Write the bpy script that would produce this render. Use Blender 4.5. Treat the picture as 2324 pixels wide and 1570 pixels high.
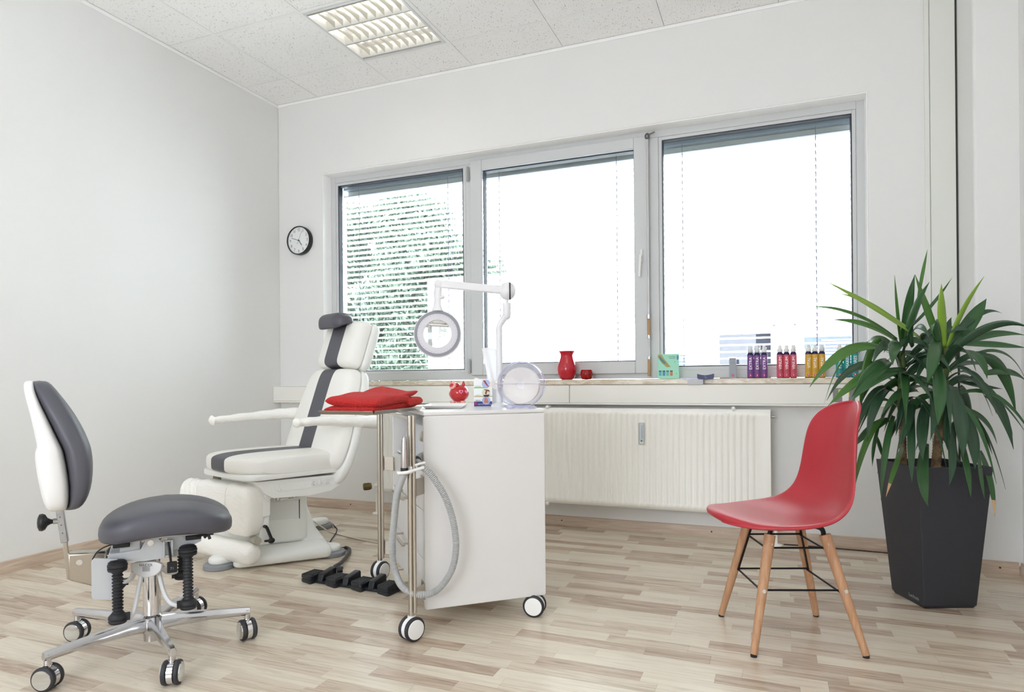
import bpy, bmesh, math, random
from mathutils import Vector, Matrix, Euler
random.seed(7)
R = math.radians
PI = math.pi
for o in list(bpy.data.objects): bpy.data.objects.remove(o)
S = bpy.context.scene
COL = S.collection

# ------------------------------------------------------------------ camera
cam_d = bpy.data.cameras.new('camera'); cam = bpy.data.objects.new('camera', cam_d); COL.objects.link(cam)
YAW = 0.38185
cam.location = (3.4673, -3.9420, 0.91764)
_f = Vector((-0.372639, 0.927976, 0.000672)).normalized()
_r = Vector((0.927940, 0.372630, -0.008575)).normalized()
_u = _r.cross(_f).normalized()
cam.matrix_world = Matrix(((_r.x, _u.x, -_f.x, cam.location.x), (_r.y, _u.y, -_f.y, cam.location.y), (_r.z, _u.z, -_f.z, cam.location.z), (0, 0, 0, 1)))
cam_d.sensor_width = 36; cam_d.lens = 36 * 1490.1 / 2324
cam_d.shift_y = (858.5 - 785) / 2324
cam_d.clip_start = 0.05; cam_d.clip_end = 200
S.camera = cam

# ------------------------------------------------------------------ world, lights, exposure
w = bpy.data.worlds.new('sky'); S.world = w; w.use_nodes = True
bg = w.node_tree.nodes['Background']; bg.inputs[0].default_value = (0.865, 0.92, 1.0, 1); bg.inputs[1].default_value = 6.0
S.view_settings.view_transform = 'Standard'; S.view_settings.look = 'None'
S.cycles.max_bounces = 14; S.cycles.diffuse_bounces = 10; S.cycles.transparent_max_bounces = 16
S.view_settings.exposure = 0.92; S.view_settings.gamma = 1.0; S.view_settings.use_curve_mapping = False
def area(name, loc, rot, sx, sy, power, color=(1, 1, 1), portal=False):
    l = bpy.data.lights.new(name, 'AREA'); l.shape = 'RECTANGLE'; l.size = sx; l.size_y = sy; l.energy = power; l.color = color
    if portal: l.cycles.is_portal = True
    o = bpy.data.objects.new(name, l); COL.objects.link(o); o.location = loc; o.rotation_euler = rot
    return o
area('window_portal', (2.16, 0.17, 1.68), (R(-90), 0, 0), 3.6, 1.55, 1, portal=True)
area('back_fill_portal', (2.3, -6.15, 1.575), (R(90), 0, 0), 1.8, 1.45, 1, portal=True)  # portal for the opening added in the back wall as fill light

# ------------------------------------------------------------------ materials
def lin(c):
    return tuple(((x / 255) / 12.92 if x / 255 <= 0.04045 else ((x / 255 + 0.055) / 1.055) ** 2.4) for x in c)
MATS = {}
def mat(name, rgb, rough=0.5, metal=0.0, spec=0.5, trans=0.0, ior=1.45, alpha=1.0, coat=0.0, emit=None, es=0.0, bump=None, var=None, sss=0.0):
    if name in MATS: return MATS[name]
    m = bpy.data.materials.new(name); m.use_nodes = True; nt = m.node_tree; b = nt.nodes['Principled BSDF']
    c = lin(rgb) if max(rgb) > 1.01 else rgb
    b.inputs['Base Color'].default_value = (*c, 1); b.inputs['Roughness'].default_value = rough; b.inputs['Metallic'].default_value = metal
    b.inputs['Specular IOR Level'].default_value = spec; b.inputs['Transmission Weight'].default_value = trans; b.inputs['IOR'].default_value = ior
    b.inputs['Alpha'].default_value = alpha; b.inputs['Coat Weight'].default_value = coat
    if sss: b.inputs['Subsurface Weight'].default_value = sss; b.inputs['Subsurface Radius'].default_value = (.01, .01, .01)
    if emit: b.inputs['Emission Color'].default_value = (*emit, 1); b.inputs['Emission Strength'].default_value = es
    tc = nt.nodes.new('ShaderNodeTexCoord')
    if bump:                      # (scale, strength, distance)
        n = nt.nodes.new('ShaderNodeTexNoise'); n.inputs['Scale'].default_value = bump[0]; n.inputs['Detail'].default_value = 4
        bp = nt.nodes.new('ShaderNodeBump'); bp.inputs['Strength'].default_value = bump[1]; bp.inputs['Distance'].default_value = bump[2] if len(bump) > 2 else 0.002
        nt.links.new(tc.outputs['Object'], n.inputs['Vector']); nt.links.new(n.outputs['Fac'], bp.inputs['Height']); nt.links.new(bp.outputs[0], b.inputs['Normal'])
    if var:                       # (scale, rgb2, amount)
        n = nt.nodes.new('ShaderNodeTexNoise'); n.inputs['Scale'].default_value = var[0]; n.inputs['Detail'].default_value = 5
        rp = nt.nodes.new('ShaderNodeValToRGB'); rp.color_ramp.elements[0].position = 0.38; rp.color_ramp.elements[1].position = 0.66
        rp.color_ramp.elements[0].color = (*c, 1); rp.color_ramp.elements[1].color = (*lin(var[1]), 1)
        nt.links.new(tc.outputs['Object'], n.inputs['Vector']); nt.links.new(n.outputs['Fac'], rp.inputs[0]); nt.links.new(rp.outputs[0], b.inputs['Base Color'])
    if emit: m.cycles.emission_sampling = 'NONE'
    MATS[name] = m
    return m
wall_m = mat('wall_paint', (231, 231, 230), 0.9, bump=(260, 0.12, 0.002))
white_plastic = mat('white_plastic', (238, 238, 235), 0.35)
white_metal = mat('white_enamel', (247, 245, 239), 0.35)
duct_m = mat('duct_enamel', (240, 238, 232), 0.45)
frame_m = mat('window_frame_grey', (205, 207, 208), 0.45)
gasket = mat('window_gasket', (52, 56, 68), 0.5)
chrome = mat('chrome', (225, 225, 228), 0.08, 1.0)
steel = mat('brushed_steel', (190, 183, 172), 0.28, 1.0, bump=(90, 0.05))
galv = mat('galvanised_steel', (176, 178, 182), 0.32, 1.0, var=(30, (196, 198, 202), 1))
grey_paint = mat('grey_lacquered_metal', (196, 199, 203), 0.4, 0.2)
black_rubber = mat('black_rubber', (38, 39, 42), 0.55)
black_plastic = mat('black_plastic', (30, 31, 34), 0.4)
grey_leather = mat('grey_upholstery', (84, 84, 92), 0.42, bump=(420, 0.18, 0.0012))
white_leather = mat('white_upholstery', (238, 237, 232), 0.5, bump=(420, 0.12, 0.001))
red_plastic = mat('red_plastic', (178, 40, 53), 0.42, spec=.7)
wood_leg = mat('beech_wood', (190, 138, 98), 0.5)
black_metal = mat('black_metal', (26, 26, 28), 0.4, 0.5)
planter_m = mat('planter_plastic', (50, 51, 56), 0.55, bump=(600, 0.08, 0.001))
paper_white = mat('white_paper', (244, 244, 244), 0.85, sss=0.0)
def dark_glass_m():
    return mat('dark_glass', (40, 46, 54), 0.1)
def glass_thin():
    m = bpy.data.materials.new('window_glass'); m.use_nodes = True; nt = m.node_tree; nt.nodes.clear()
    o = nt.nodes.new('ShaderNodeOutputMaterial'); mx = nt.nodes.new('ShaderNodeMixShader'); t = nt.nodes.new('ShaderNodeBsdfTransparent'); g = nt.nodes.new('ShaderNodeBsdfGlossy')
    fr = nt.nodes.new('ShaderNodeFresnel'); fr.inputs[0].default_value = 1.35; g.inputs['Roughness'].default_value = 0.0; t.inputs[0].default_value = (.97, .985, .98, 1)
    nt.links.new(fr.outputs[0], mx.inputs[0]); nt.links.new(t.outputs[0], mx.inputs[1]); nt.links.new(g.outputs[0], mx.inputs[2]); nt.links.new(mx.outputs[0], o.inputs[0])
    return m
win_glass = glass_thin()
def clear_plastic():
    m = bpy.data.materials.new('clear_plastic'); m.use_nodes = True; nt = m.node_tree; nt.nodes.clear()
    o = nt.nodes.new('ShaderNodeOutputMaterial'); mx = nt.nodes.new('ShaderNodeMixShader'); t = nt.nodes.new('ShaderNodeBsdfTransparent'); g = nt.nodes.new('ShaderNodeBsdfGlossy')
    fr = nt.nodes.new('ShaderNodeLayerWeight'); fr.inputs[0].default_value = 0.12; g.inputs['Roughness'].default_value = 0.05; t.inputs[0].default_value = (.985, .985, .995, 1); g.inputs[0].default_value = (.93, .93, 1, 1)
    nt.links.new(fr.outputs['Facing'], mx.inputs[0]); nt.links.new(t.outputs[0], mx.inputs[1]); nt.links.new(g.outputs[0], mx.inputs[2]); nt.links.new(mx.outputs[0], o.inputs[0])
    return m
clear_m = clear_plastic()

def floor_mat():
    m = bpy.data.materials.new('laminate_strip'); m.use_nodes = True; nt = m.node_tree; b = nt.nodes['Principled BSDF']; N = nt.nodes.new; L = nt.links.new
    at = N('ShaderNodeAttribute'); at.attribute_name = 'tone'
    tc = N('ShaderNodeTexCoord'); mp = N('ShaderNodeMapping'); mp.inputs['Scale'].default_value = (1.1, 17, 1)
    add = N('ShaderNodeVectorMath'); add.operation = 'ADD'; mul = N('ShaderNodeVectorMath'); mul.operation = 'SCALE'; mul.inputs['Scale'].default_value = 37.0
    L(at.outputs['Color'], mul.inputs[0]); L(tc.outputs['Object'], add.inputs[0]); L(mul.outputs[0], add.inputs[1]); L(add.outputs[0], mp.inputs['Vector'])
    n = N('ShaderNodeTexNoise'); n.inputs['Scale'].default_value = 2.6; n.inputs['Detail'].default_value = 7; n.inputs['Distortion'].default_value = 1.5; n.inputs['Roughness'].default_value = .62
    L(mp.outputs[0], n.inputs['Vector'])
    base = N('ShaderNodeValToRGB'); e = base.color_ramp.elements
    e[0].position = 0; e[0].color = (*lin((222, 212, 194)), 1); e[1].position = 1; e[1].color = (*lin((190, 170, 152)), 1)
    for p, c in ((.38, (218, 206, 188)), (.6, (208, 193, 174)), (.8, (198, 180, 161))):
        q = e.new(p); q.color = (*lin(c), 1)
    L(at.outputs['Fac'], base.inputs[0])
    gr = N('ShaderNodeValToRGB'); gr.color_ramp.elements[0].position = .36; gr.color_ramp.elements[1].position = .56
    gr.color_ramp.elements[0].color = (.60, .53, .47, 1); gr.color_ramp.elements[1].color = (1, 1, 1, 1)
    L(n.outputs['Fac'], gr.inputs[0])
    mx = N('ShaderNodeMix'); mx.data_type = 'RGBA'; mx.blend_type = 'MULTIPLY'
    am = N('ShaderNodeMapRange'); am.inputs['To Min'].default_value = .30; am.inputs['To Max'].default_value = .95
    L(at.outputs['Fac'], am.inputs['Value']); L(am.outputs[0], mx.inputs['Factor']); L(base.outputs[0], mx.inputs[6]); L(gr.outputs[0], mx.inputs[7]); L(mx.outputs[2], b.inputs['Base Color'])
    b.inputs['Roughness'].default_value = .27; b.inputs['Specular IOR Level'].default_value = .5
    bp = N('ShaderNodeBump'); bp.inputs['Strength'].default_value = .06; bp.inputs['Distance'].default_value = .001; L(n.outputs['Fac'], bp.inputs['Height']); L(bp.outputs[0], b.inputs['Normal'])
    return m
laminate = floor_mat()
def baseboard_mat():
    m = bpy.data.materials.new('baseboard_wood'); m.use_nodes = True; nt = m.node_tree; b = nt.nodes['Principled BSDF']; N = nt.nodes.new; L = nt.links.new
    tc = N('ShaderNodeTexCoord'); mp = N('ShaderNodeMapping'); mp.inputs['Scale'].default_value = (3, 3, 40); n = N('ShaderNodeTexNoise'); n.inputs['Scale'].default_value = 1.6; n.inputs['Detail'].default_value = 6; n.inputs['Distortion'].default_value = 1
    r = N('ShaderNodeValToRGB'); r.color_ramp.elements[0].position = .3; r.color_ramp.elements[1].position = .7; r.color_ramp.elements[0].color = (*lin((184, 162, 143)), 1); r.color_ramp.elements[1].color = (*lin((210, 192, 173)), 1)
    L(tc.outputs['Object'], mp.inputs[0]); L(mp.outputs[0], n.inputs['Vector']); L(n.outputs['Fac'], r.inputs[0]); L(r.outputs[0], b.inputs['Base Color']); b.inputs['Roughness'].default_value = .45
    return m
base_m = baseboard_mat()
def ceiling_mat():
    m = bpy.data.materials.new('mineral_fibre_tile'); m.use_nodes = True; nt = m.node_tree; b = nt.nodes['Principled BSDF']; N = nt.nodes.new; L = nt.links.new
    tc = N('ShaderNodeTexCoord'); mp = N('ShaderNodeMapping'); mp.inputs['Scale'].default_value = (230, 66, 1); mp.inputs['Rotation'].default_value = (0, 0, R(8))
    n = N('ShaderNodeTexNoise'); n.inputs['Scale'].default_value = 1.0; n.inputs['Detail'].default_value = 2; n.inputs['Distortion'].default_value = .8
    L(tc.outputs['Object'], mp.inputs[0]); L(mp.outputs[0], n.inputs['Vector'])
    r = N('ShaderNodeValToRGB'); r.color_ramp.interpolation = 'LINEAR'; r.color_ramp.elements[0].position = .315; r.color_ramp.elements[1].position = .35
    r.color_ramp.elements[0].color = (*lin((150, 150, 148)), 1); r.color_ramp.elements[1].color = (*lin((250, 250, 250)), 1)
    L(n.outputs['Fac'], r.inputs[0]); L(r.outputs[0], b.inputs['Base Color']); b.inputs['Roughness'].default_value = .95
    bp = N('ShaderNodeBump'); bp.inputs['Strength'].default_value = .5; bp.inputs['Distance'].default_value = .003; L(r.outputs[0], bp.inputs['Height']); L(bp.outputs[0], b.inputs['Normal'])
    return m
tile_m = ceiling_mat()
def stone_mat():
    m = bpy.data.materials.new('sill_stone'); m.use_nodes = True; nt = m.node_tree; b = nt.nodes['Principled BSDF']; N = nt.nodes.new; L = nt.links.new
    tc = N('ShaderNodeTexCoord'); mp = N('ShaderNodeMapping'); mp.inputs['Scale'].default_value = (9, 14, 26); n = N('ShaderNodeTexNoise'); n.inputs['Scale'].default_value = 1.5; n.inputs['Detail'].default_value = 8; n.inputs['Distortion'].default_value = 1.6
    r = N('ShaderNodeValToRGB'); r.color_ramp.elements[0].position = .35; r.color_ramp.elements[1].position = .62; r.color_ramp.elements[0].color = (*lin((196, 178, 154)), 1); r.color_ramp.elements[1].color = (*lin((226, 217, 202)), 1)
    L(tc.outputs['Object'], mp.inputs[0]); L(mp.outputs[0], n.inputs['Vector']); L(n.outputs['Fac'], r.inputs[0]); L(r.outputs[0], b.inputs['Base Color']); b.inputs['Roughness'].default_value = .25
    return m
stone_m = stone_mat()
def wood_mat():
    m = wood_leg; nt = m.node_tree; b = nt.nodes['Principled BSDF']; N = nt.nodes.new; L = nt.links.new
    tc = N('ShaderNodeTexCoord'); mp = N('ShaderNodeMapping'); mp.inputs['Scale'].default_value = (60, 60, 5); n = N('ShaderNodeTexNoise'); n.inputs['Scale'].default_value = 1.5; n.inputs['Detail'].default_value = 4
    r = N('ShaderNodeValToRGB'); r.color_ramp.elements[0].position = .3; r.color_ramp.elements[1].position = .7; r.color_ramp.elements[0].color = (*lin((176, 132, 98)), 1); r.color_ramp.elements[1].color = (*lin((200, 158, 122)), 1)
    L(tc.outputs['Object'], mp.inputs[0]); L(mp.outputs[0], n.inputs['Vector']); L(n.outputs['Fac'], r.inputs[0]); L(r.outputs[0], b.inputs['Base Color'])
wood_mat()
def towel_mat():
    m = bpy.data.materials.new('red_terry'); m.use_nodes = True; nt = m.node_tree; b = nt.nodes['Principled BSDF']; N = nt.nodes.new; L = nt.links.new
    b.inputs['Base Color'].default_value = (*lin((206, 26, 28)), 1); b.inputs['Roughness'].default_value = .95; b.inputs['Sheen Weight'].default_value = .25; b.inputs['Sheen Tint'].default_value = (1, .3, .25, 1)
    tc = N('ShaderNodeTexCoord'); v = N('ShaderNodeTexVoronoi'); v.inputs['Scale'].default_value = 330; bp = N('ShaderNodeBump'); bp.inputs['Strength'].default_value = 1; bp.inputs['Distance'].default_value = .0045
    L(tc.outputs['Object'], v.inputs['Vector']); L(v.outputs['Distance'], bp.inputs['Height']); L(bp.outputs[0], b.inputs['Normal'])
    return m
def film_mat():
    m = mat('plastic_film_cover', (247, 246, 241), 0.28, spec=.6, coat=.3)
    nt = m.node_tree; b = nt.nodes['Principled BSDF']; N = nt.nodes.new; L = nt.links.new
    tc = N('ShaderNodeTexCoord'); mp = N('ShaderNodeMapping'); mp.inputs['Scale'].default_value = (16, 5, 20); n = N('ShaderNodeTexNoise'); n.inputs['Scale'].default_value = 1.6; n.inputs['Detail'].default_value = 5; n.inputs['Distortion'].default_value = 2.2
    bp = N('ShaderNodeBump'); bp.inputs['Strength'].default_value = .45; bp.inputs['Distance'].default_value = .008
    L(tc.outputs['Object'], mp.inputs[0]); L(mp.outputs[0], n.inputs['Vector']); L(n.outputs['Fac'], bp.inputs['Height']); L(bp.outputs[0], b.inputs['Normal'])
    return m
def leaf_mat(name, c1, c2):
    m = bpy.data.materials.new(name); m.use_nodes = True; nt = m.node_tree; b = nt.nodes['Principled BSDF']; N = nt.nodes.new; L = nt.links.new
    oi = N('ShaderNodeObjectInfo'); r = N('ShaderNodeValToRGB'); r.color_ramp.elements[0].color = (*lin(c1), 1); r.color_ramp.elements[1].color = (*lin(c2), 1)
    L(oi.outputs['Random'], r.inputs[0]); L(r.outputs[0], b.inputs['Base Color']); b.inputs['Roughness'].default_value = .32; b.inputs['Coat Weight'].default_value = .15
    tr = N('ShaderNodeBsdfTranslucent'); tr.inputs[0].default_value = (*lin((105, 140, 80)), 1); mx = N('ShaderNodeMixShader'); mx.inputs[0].default_value = .05
    L(b.outputs[0], mx.inputs[1]); L(tr.outputs[0], mx.inputs[2]); L(mx.outputs[0], nt.nodes['Material Output'].inputs[0])
    return m

# ------------------------------------------------------------------ mesh helpers
class MB:
    def __init__(s): s.v = []; s.f = []; s.mx = Matrix.Identity(4)
    def add(s, vs, fs):
        n = len(s.v); s.v += [tuple(s.mx @ Vector(p)) for p in vs]; s.f += [tuple(i + n for i in q) for q in fs]; return s
    def box(s, x0, x1, y0, y1, z0, z1):
        return s.add([(x0, y0, z0), (x1, y0, z0), (x1, y1, z0), (x0, y1, z0), (x0, y0, z1), (x1, y0, z1), (x1, y1, z1), (x0, y1, z1)],
                     [(0, 3, 2, 1), (4, 5, 6, 7), (0, 1, 5, 4), (1, 2, 6, 5), (2, 3, 7, 6), (3, 0, 4, 7)])
    def bar(s, a, b, wd, ht, up=(0, 0, 1)):          # box beam from a to b
        a = Vector(a); b = Vector(b); d = (b - a).normalized(); u = Vector(up)
        if abs(d.dot(u)) > .98: u = Vector((0, 1, 0))
        sd = d.cross(u).normalized(); u = sd.cross(d)
        vs = []
        for p in (a, b):
            for i, j in ((-1, -1), (1, -1), (1, 1), (-1, 1)): vs.append(p + sd * i * wd / 2 + u * j * ht / 2)
        return s.add(vs, [(0, 1, 2, 3), (7, 6, 5, 4), (0, 4, 5, 1), (1, 5, 6, 2), (2, 6, 7, 3), (3, 7, 4, 0)])
    def tube(s, path, r, n=12, caps=True, flat=1.0, closed=False):
        P = [Vector(p) for p in path]; m = len(P); rr = r if isinstance(r, (list, tuple)) else [r] * m
        vs = []; fs = []; prev = None
        for i, p in enumerate(P):
            d = (P[min(i + 1, m - 1)] - P[max(i - 1, 0)])
            if closed: d = P[(i + 1) % m] - P[i - 1]
            d.normalize()
            if prev is None:
                u = Vector((0, 0, 1)) if abs(d.z) < .9 else Vector((1, 0, 0)); u = (u - d * u.dot(d)).normalized()
            else: u = (prev - d * prev.dot(d)).normalized()
            prev = u; q = d.cross(u)
            for k in range(n):
                a = 2 * PI * k / n; vs.append(p + (u * math.cos(a) + q * math.sin(a) * flat) * rr[i])
        for i in range(m - 1 if not closed else m):
            for k in range(n):
                j = (i + 1) % m; fs.append((i * n + k, i * n + (k + 1) % n, j * n + (k + 1) % n, j * n + k))
        if caps and not closed: fs.append(tuple(range(n))[::-1]); fs.append(tuple(range((m - 1) * n, m * n)))
        return s.add(vs, fs)
    def cyl(s, a, b, r, r2=None, n=20): return s.tube([a, b], [r, r if r2 is None else r2], n)
    def lathe(s, prof, o=(0, 0, 0), ax=(0, 0, 1), n=28, cap=True):   # prof: (radius, height)
        z = Vector(ax).normalized(); x = z.orthogonal().normalized(); y = z.cross(x); o = Vector(o); vs = []; fs = []
        for r, h in prof:
            for k in range(n):
                a = 2 * PI * k / n; vs.append(o + z * h + (x * math.cos(a) + y * math.sin(a)) * r)
        for i in range(len(prof) - 1):
            for k in range(n): fs.append((i * n + k, i * n + (k + 1) % n, (i + 1) * n + (k + 1) % n, (i + 1) * n + k))
        if cap:
            if prof[0][0] > 1e-6: fs.append(tuple(range(n))[::-1])
            if prof[-1][0] > 1e-6: fs.append(tuple(range((len(prof) - 1) * n, len(prof) * n)))
        return s.add(vs, fs)
    def loft(s, rings, cap=True, closed=True):
        n = len(rings[0]); vs = [p for r in rings for p in r]; fs = []
        for i in range(len(rings) - 1):
            for k in range(n if closed else n - 1): fs.append((i * n + k, i * n + (k + 1) % n, (i + 1) * n + (k + 1) % n, (i + 1) * n + k))
        if cap and closed: fs.append(tuple(range(n))[::-1]); fs.append(tuple(range((len(rings) - 1) * n, len(rings) * n)))
        return s.add(vs, fs)
    def prism(s, pts, z0, z1):                       # outline in xy
        return s.loft([[(x, y, z0) for x, y in pts], [(x, y, z1) for x, y in pts]])
    def prism_y(s, pts, y0, y1):                     # outline in xz
        return s.loft([[(x, y0, z) for x, z in pts], [(x, y1, z) for x, z in pts]])
    def prism_x(s, pts, x0, x1):                     # outline in yz
        return s.loft([[(x0, y, z) for y, z in pts], [(x1, y, z) for y, z in pts]])
    def ball(s, c, rx, ry, rz, n=20, m=12, e=1.0):
        vs = []; fs = []
        def sp(v): return math.copysign(abs(v) ** e, v)
        for i in range(m + 1):
            t = -PI / 2 + PI * i / m
            for k in range(n):
                a = 2 * PI * k / n
                vs.append((c[0] + rx * sp(math.cos(t)) * sp(math.cos(a)), c[1] + ry * sp(math.cos(t)) * sp(math.sin(a)), c[2] + rz * sp(math.sin(t))))
        for i in range(m):
            for k in range(n): fs.append((i * n + k, i * n + (k + 1) % n, (i + 1) * n + (k + 1) % n, (i + 1) * n + k))
        return s.add(vs, fs)
    def cushion(s, pts, z0, z1, rnd, crown=0.0, seg=5, bot=.35):   # rounded slab over an outline
        cx = sum(p[0] for p in pts) / len(pts); cy = sum(p[1] for p in pts) / len(pts)
        mr = min(math.hypot(x - cx, y - cy) for x, y in pts)
        def ring(ins, z): 
            k = []
            for x, y in pts:
                d = math.hypot(x - cx, y - cy); q = max(0.02, 1 - ins / d); k.append((cx + (x - cx) * q, cy + (y - cy) * q, z))
            return k
        rings = [ring(mr * .98, z0), ring(rnd * bot, z0)]
        for i in range(1, 4): a = PI / 2 * i / 3; rings.append(ring(rnd * bot * (1 - math.sin(a)), z0 + rnd * bot * (1 - math.cos(a))))
        for i in range(0, seg + 1): a = PI / 2 * i / seg; rings.append(ring(rnd * (1 - math.cos(a)), z1 - rnd + rnd * math.sin(a)))
        for q in (.25, .5, .75, .98): rings.append(ring(rnd + (mr - rnd) * q, z1 + crown * math.sin(q * PI / 2)))
        return s.loft(rings)
def rrect(x0, x1, y0, y1, r, n=6):
    rs = r if isinstance(r, (list, tuple)) else [r] * 4     # corner order: x1y1, x0y1, x0y0, x1y0
    out = []
    for (cx, cy, a0), q in zip(((x1, y1, 0), (x0, y1, 90), (x0, y0, 180), (x1, y0, 270)), rs):
        ox = cx - q if cx == x1 else cx + q; oy = cy - q if cy == y1 else cy + q
        for i in range(n + 1):
            a = R(a0 + 90 * i / n); out.append((ox + q * math.cos(a), oy + q * math.sin(a)))
    return out
def bez(pts, n=16):                                   # Catmull-Rom through pts
    P = [Vector(p) for p in pts]; P = [P[0] * 2 - P[1]] + P + [P[-1] * 2 - P[-2]]; out = []
    for i in range(1, len(P) - 2):
        for k in range(n):
            t = k / n; a, b, c, d = P[i - 1:i + 3]
            out.append(.5 * ((2 * b) + (c - a) * t + (2 * a - 5 * b + 4 * c - d) * t * t + (3 * b - a - 3 * c + d) * t ** 3))
    out.append(P[-2]); return out
def obj(name, mb, m, parent=None, smooth=40, bevel=0, seg=2, sub=0, solid=0, data=None):
    if data is None:
        me = bpy.data.meshes.new(name); me.from_pydata(mb.v, [], mb.f); me.update()
        bm = bmesh.new(); bm.from_mesh(me); bmesh.ops.recalc_face_normals(bm, faces=bm.faces); bm.to_mesh(me); bm.free()
        if smooth:
            for p in me.polygons: p.use_smooth = True
            me.set_sharp_from_angle(angle=R(smooth))
        for q in (m if isinstance(m, (list, tuple)) else [m]): me.materials.append(q)
    else: me = data
    o = bpy.data.objects.new(name, me); COL.objects.link(o)
    if parent: o.parent = parent
    if solid:
        d = o.modifiers.new('s', 'SOLIDIFY'); d.thickness = solid; d.offset = 0
    if bevel:
        b = o.modifiers.new('b', 'BEVEL'); b.width = bevel; b.segments = seg; b.limit_method = 'ANGLE'; b.angle_limit = R(35)
        for p in me.polygons: p.use_smooth = True
        if smooth and smooth < 60: me.set_sharp_from_angle(angle=R(89.9))
    if sub:
        u = o.modifiers.new('u', 'SUBSURF'); u.levels = sub; u.render_levels = sub
    return o
def tag(o, label, cat, group=None, kind=None):
    if label: o['label'] = label
    if cat: o['category'] = cat
    if group: o['group'] = group
    if kind: o['kind'] = kind
    return o
def thing(name, label, cat, loc=(0, 0, 0), rz=0, group=None):
    o = bpy.data.objects.new(name, None); COL.objects.link(o); o.empty_display_size = .05
    o.location = loc; o.rotation_euler = (0, 0, rz); return tag(o, label, cat, group)
def struct(name, mb, m, parent=None, **k):
    o = obj(name, mb, m, parent, **k)
    if not parent: o['kind'] = 'structure'
    return o
def copy_tree(o, parent=None):
    c = o.copy(); COL.objects.link(c)
    if parent: c.parent = parent
    for ch in [x for x in bpy.data.objects if x.parent == o]: copy_tree(ch, c)
    return c
def text(name, s, size, m, parent, loc, rot, ext=.0004, align='CENTER', sx=1.0, bold=0.0):
    c = bpy.data.curves.new(name, 'FONT'); c.body = s; c.size = size; c.extrude = ext; c.align_x = align; c.align_y = 'CENTER'; c.offset = bold; c.resolution_u = 3
    t = bpy.data.objects.new('tmp', c); COL.objects.link(t); bpy.context.view_layer.update()
    me = bpy.data.meshes.new_from_object(t.evaluated_get(bpy.context.evaluated_depsgraph_get())); bpy.data.objects.remove(t)
    me.materials.clear(); me.materials.append(m)
    o = bpy.data.objects.new(name, me); COL.objects.link(o); o.parent = parent; o.location = loc
    o.rotation_euler = rot if not isinstance(rot, Matrix) else rot.to_euler(); o.scale = (sx, 1, 1); return o
ink_dark = mat('dark_print', (60, 60, 66), .6); ink_white = mat('white_print', (250, 250, 250), .6); ink_grey = mat('grey_print', (150, 150, 152), .6)
ink_red = mat('red_print', (196, 40, 62), .5)

# ------------------------------------------------------------------ room shell
XR, YB, H = 4.51, -6.2, 2.993
WX0, WX1, WZ0, WZ1 = .400, 3.930, .91, 2.426        # opening of the window reveal
floor = struct('floor', MB().box(-.1, XR + .1, YB - .1, .1, -.12, -.0085), mat('screed', (150, 140, 128), .9))
# laminate strips
ST = .0652
def tone_mesh(name, mb, tones):
    me = bpy.data.meshes.new(name); me.from_pydata(mb.v, [], mb.f); me.update()
    at = me.color_attributes.new('tone', 'FLOAT_COLOR', 'CORNER')
    nf = 5
    vals = []
    for i, p in enumerate(me.polygons):
        t = tones[i // nf]
        for _ in range(p.loop_total): vals += [t, t, t, 1]
    at.data.foreach_set('color', vals); me.materials.append(laminate); return me
def strip(mb, x0, x1, y0, y1):
    g = .00022; x0 += g; x1 -= g; y0 += g; y1 -= g; e = .0006
    return mb.add([(x0, y0, -.008), (x1, y0, -.008), (x1, y1, -.008), (x0, y1, -.008), (x0, y0, 0), (x1, y0, 0), (x1, y1, 0), (x0, y1, 0)],
                  [(4, 5, 6, 7), (0, 1, 5, 4), (1, 2, 6, 5), (2, 3, 7, 6), (3, 0, 4, 7)])
strips = []; y = -.0; rowi = 0; rnd = random.Random(11)
while y > YB:
    y1 = y; y0 = max(y - ST, YB); x = -rnd.uniform(0, .5)
    while x < XR:
        L_ = rnd.choice((.22, .27, .31, .36, .42, .5)) * rnd.uniform(.9, 1.12); a, b = max(x, 0), min(x + L_, XR)
        if b - a > .01: strips.append((a, b, y0, y1, min(1, max(0, rnd.choice((.03, .08, .2, .38, .5, .62, .8, .95)) + rnd.uniform(-.05, .05)))))
        x += L_
    y -= ST
def vis(s):
    c = Vector(((s[0] + s[1]) / 2, (s[2] + s[3]) / 2, 0)) - cam.location; z = c.dot(_f)
    if z < .3: return 0
    u = abs(c.dot(_r) / z); v = c.z / z
    if u > .80 or v < -.50: return 0
    return (s[1] - s[0]) * (s[3] - s[2]) / z ** 3
strips.sort(key=vis, reverse=True)
near = [s for s in strips[:298] if vis(s) > 0]; rest = strips[len(near):]
for s in near:
    me = tone_mesh('floor_strip', strip(MB(), *s[:4]), [s[4]]); o = obj('floor_strip', None, None, floor, data=me)
mb = MB()
for s in rest: strip(mb, *s[:4])
o = obj('floor_strips_far', None, None, floor, data=tone_mesh('floor_strips_far', mb, [s[4] for s in rest])); o['kind'] = 'stuff'

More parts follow.
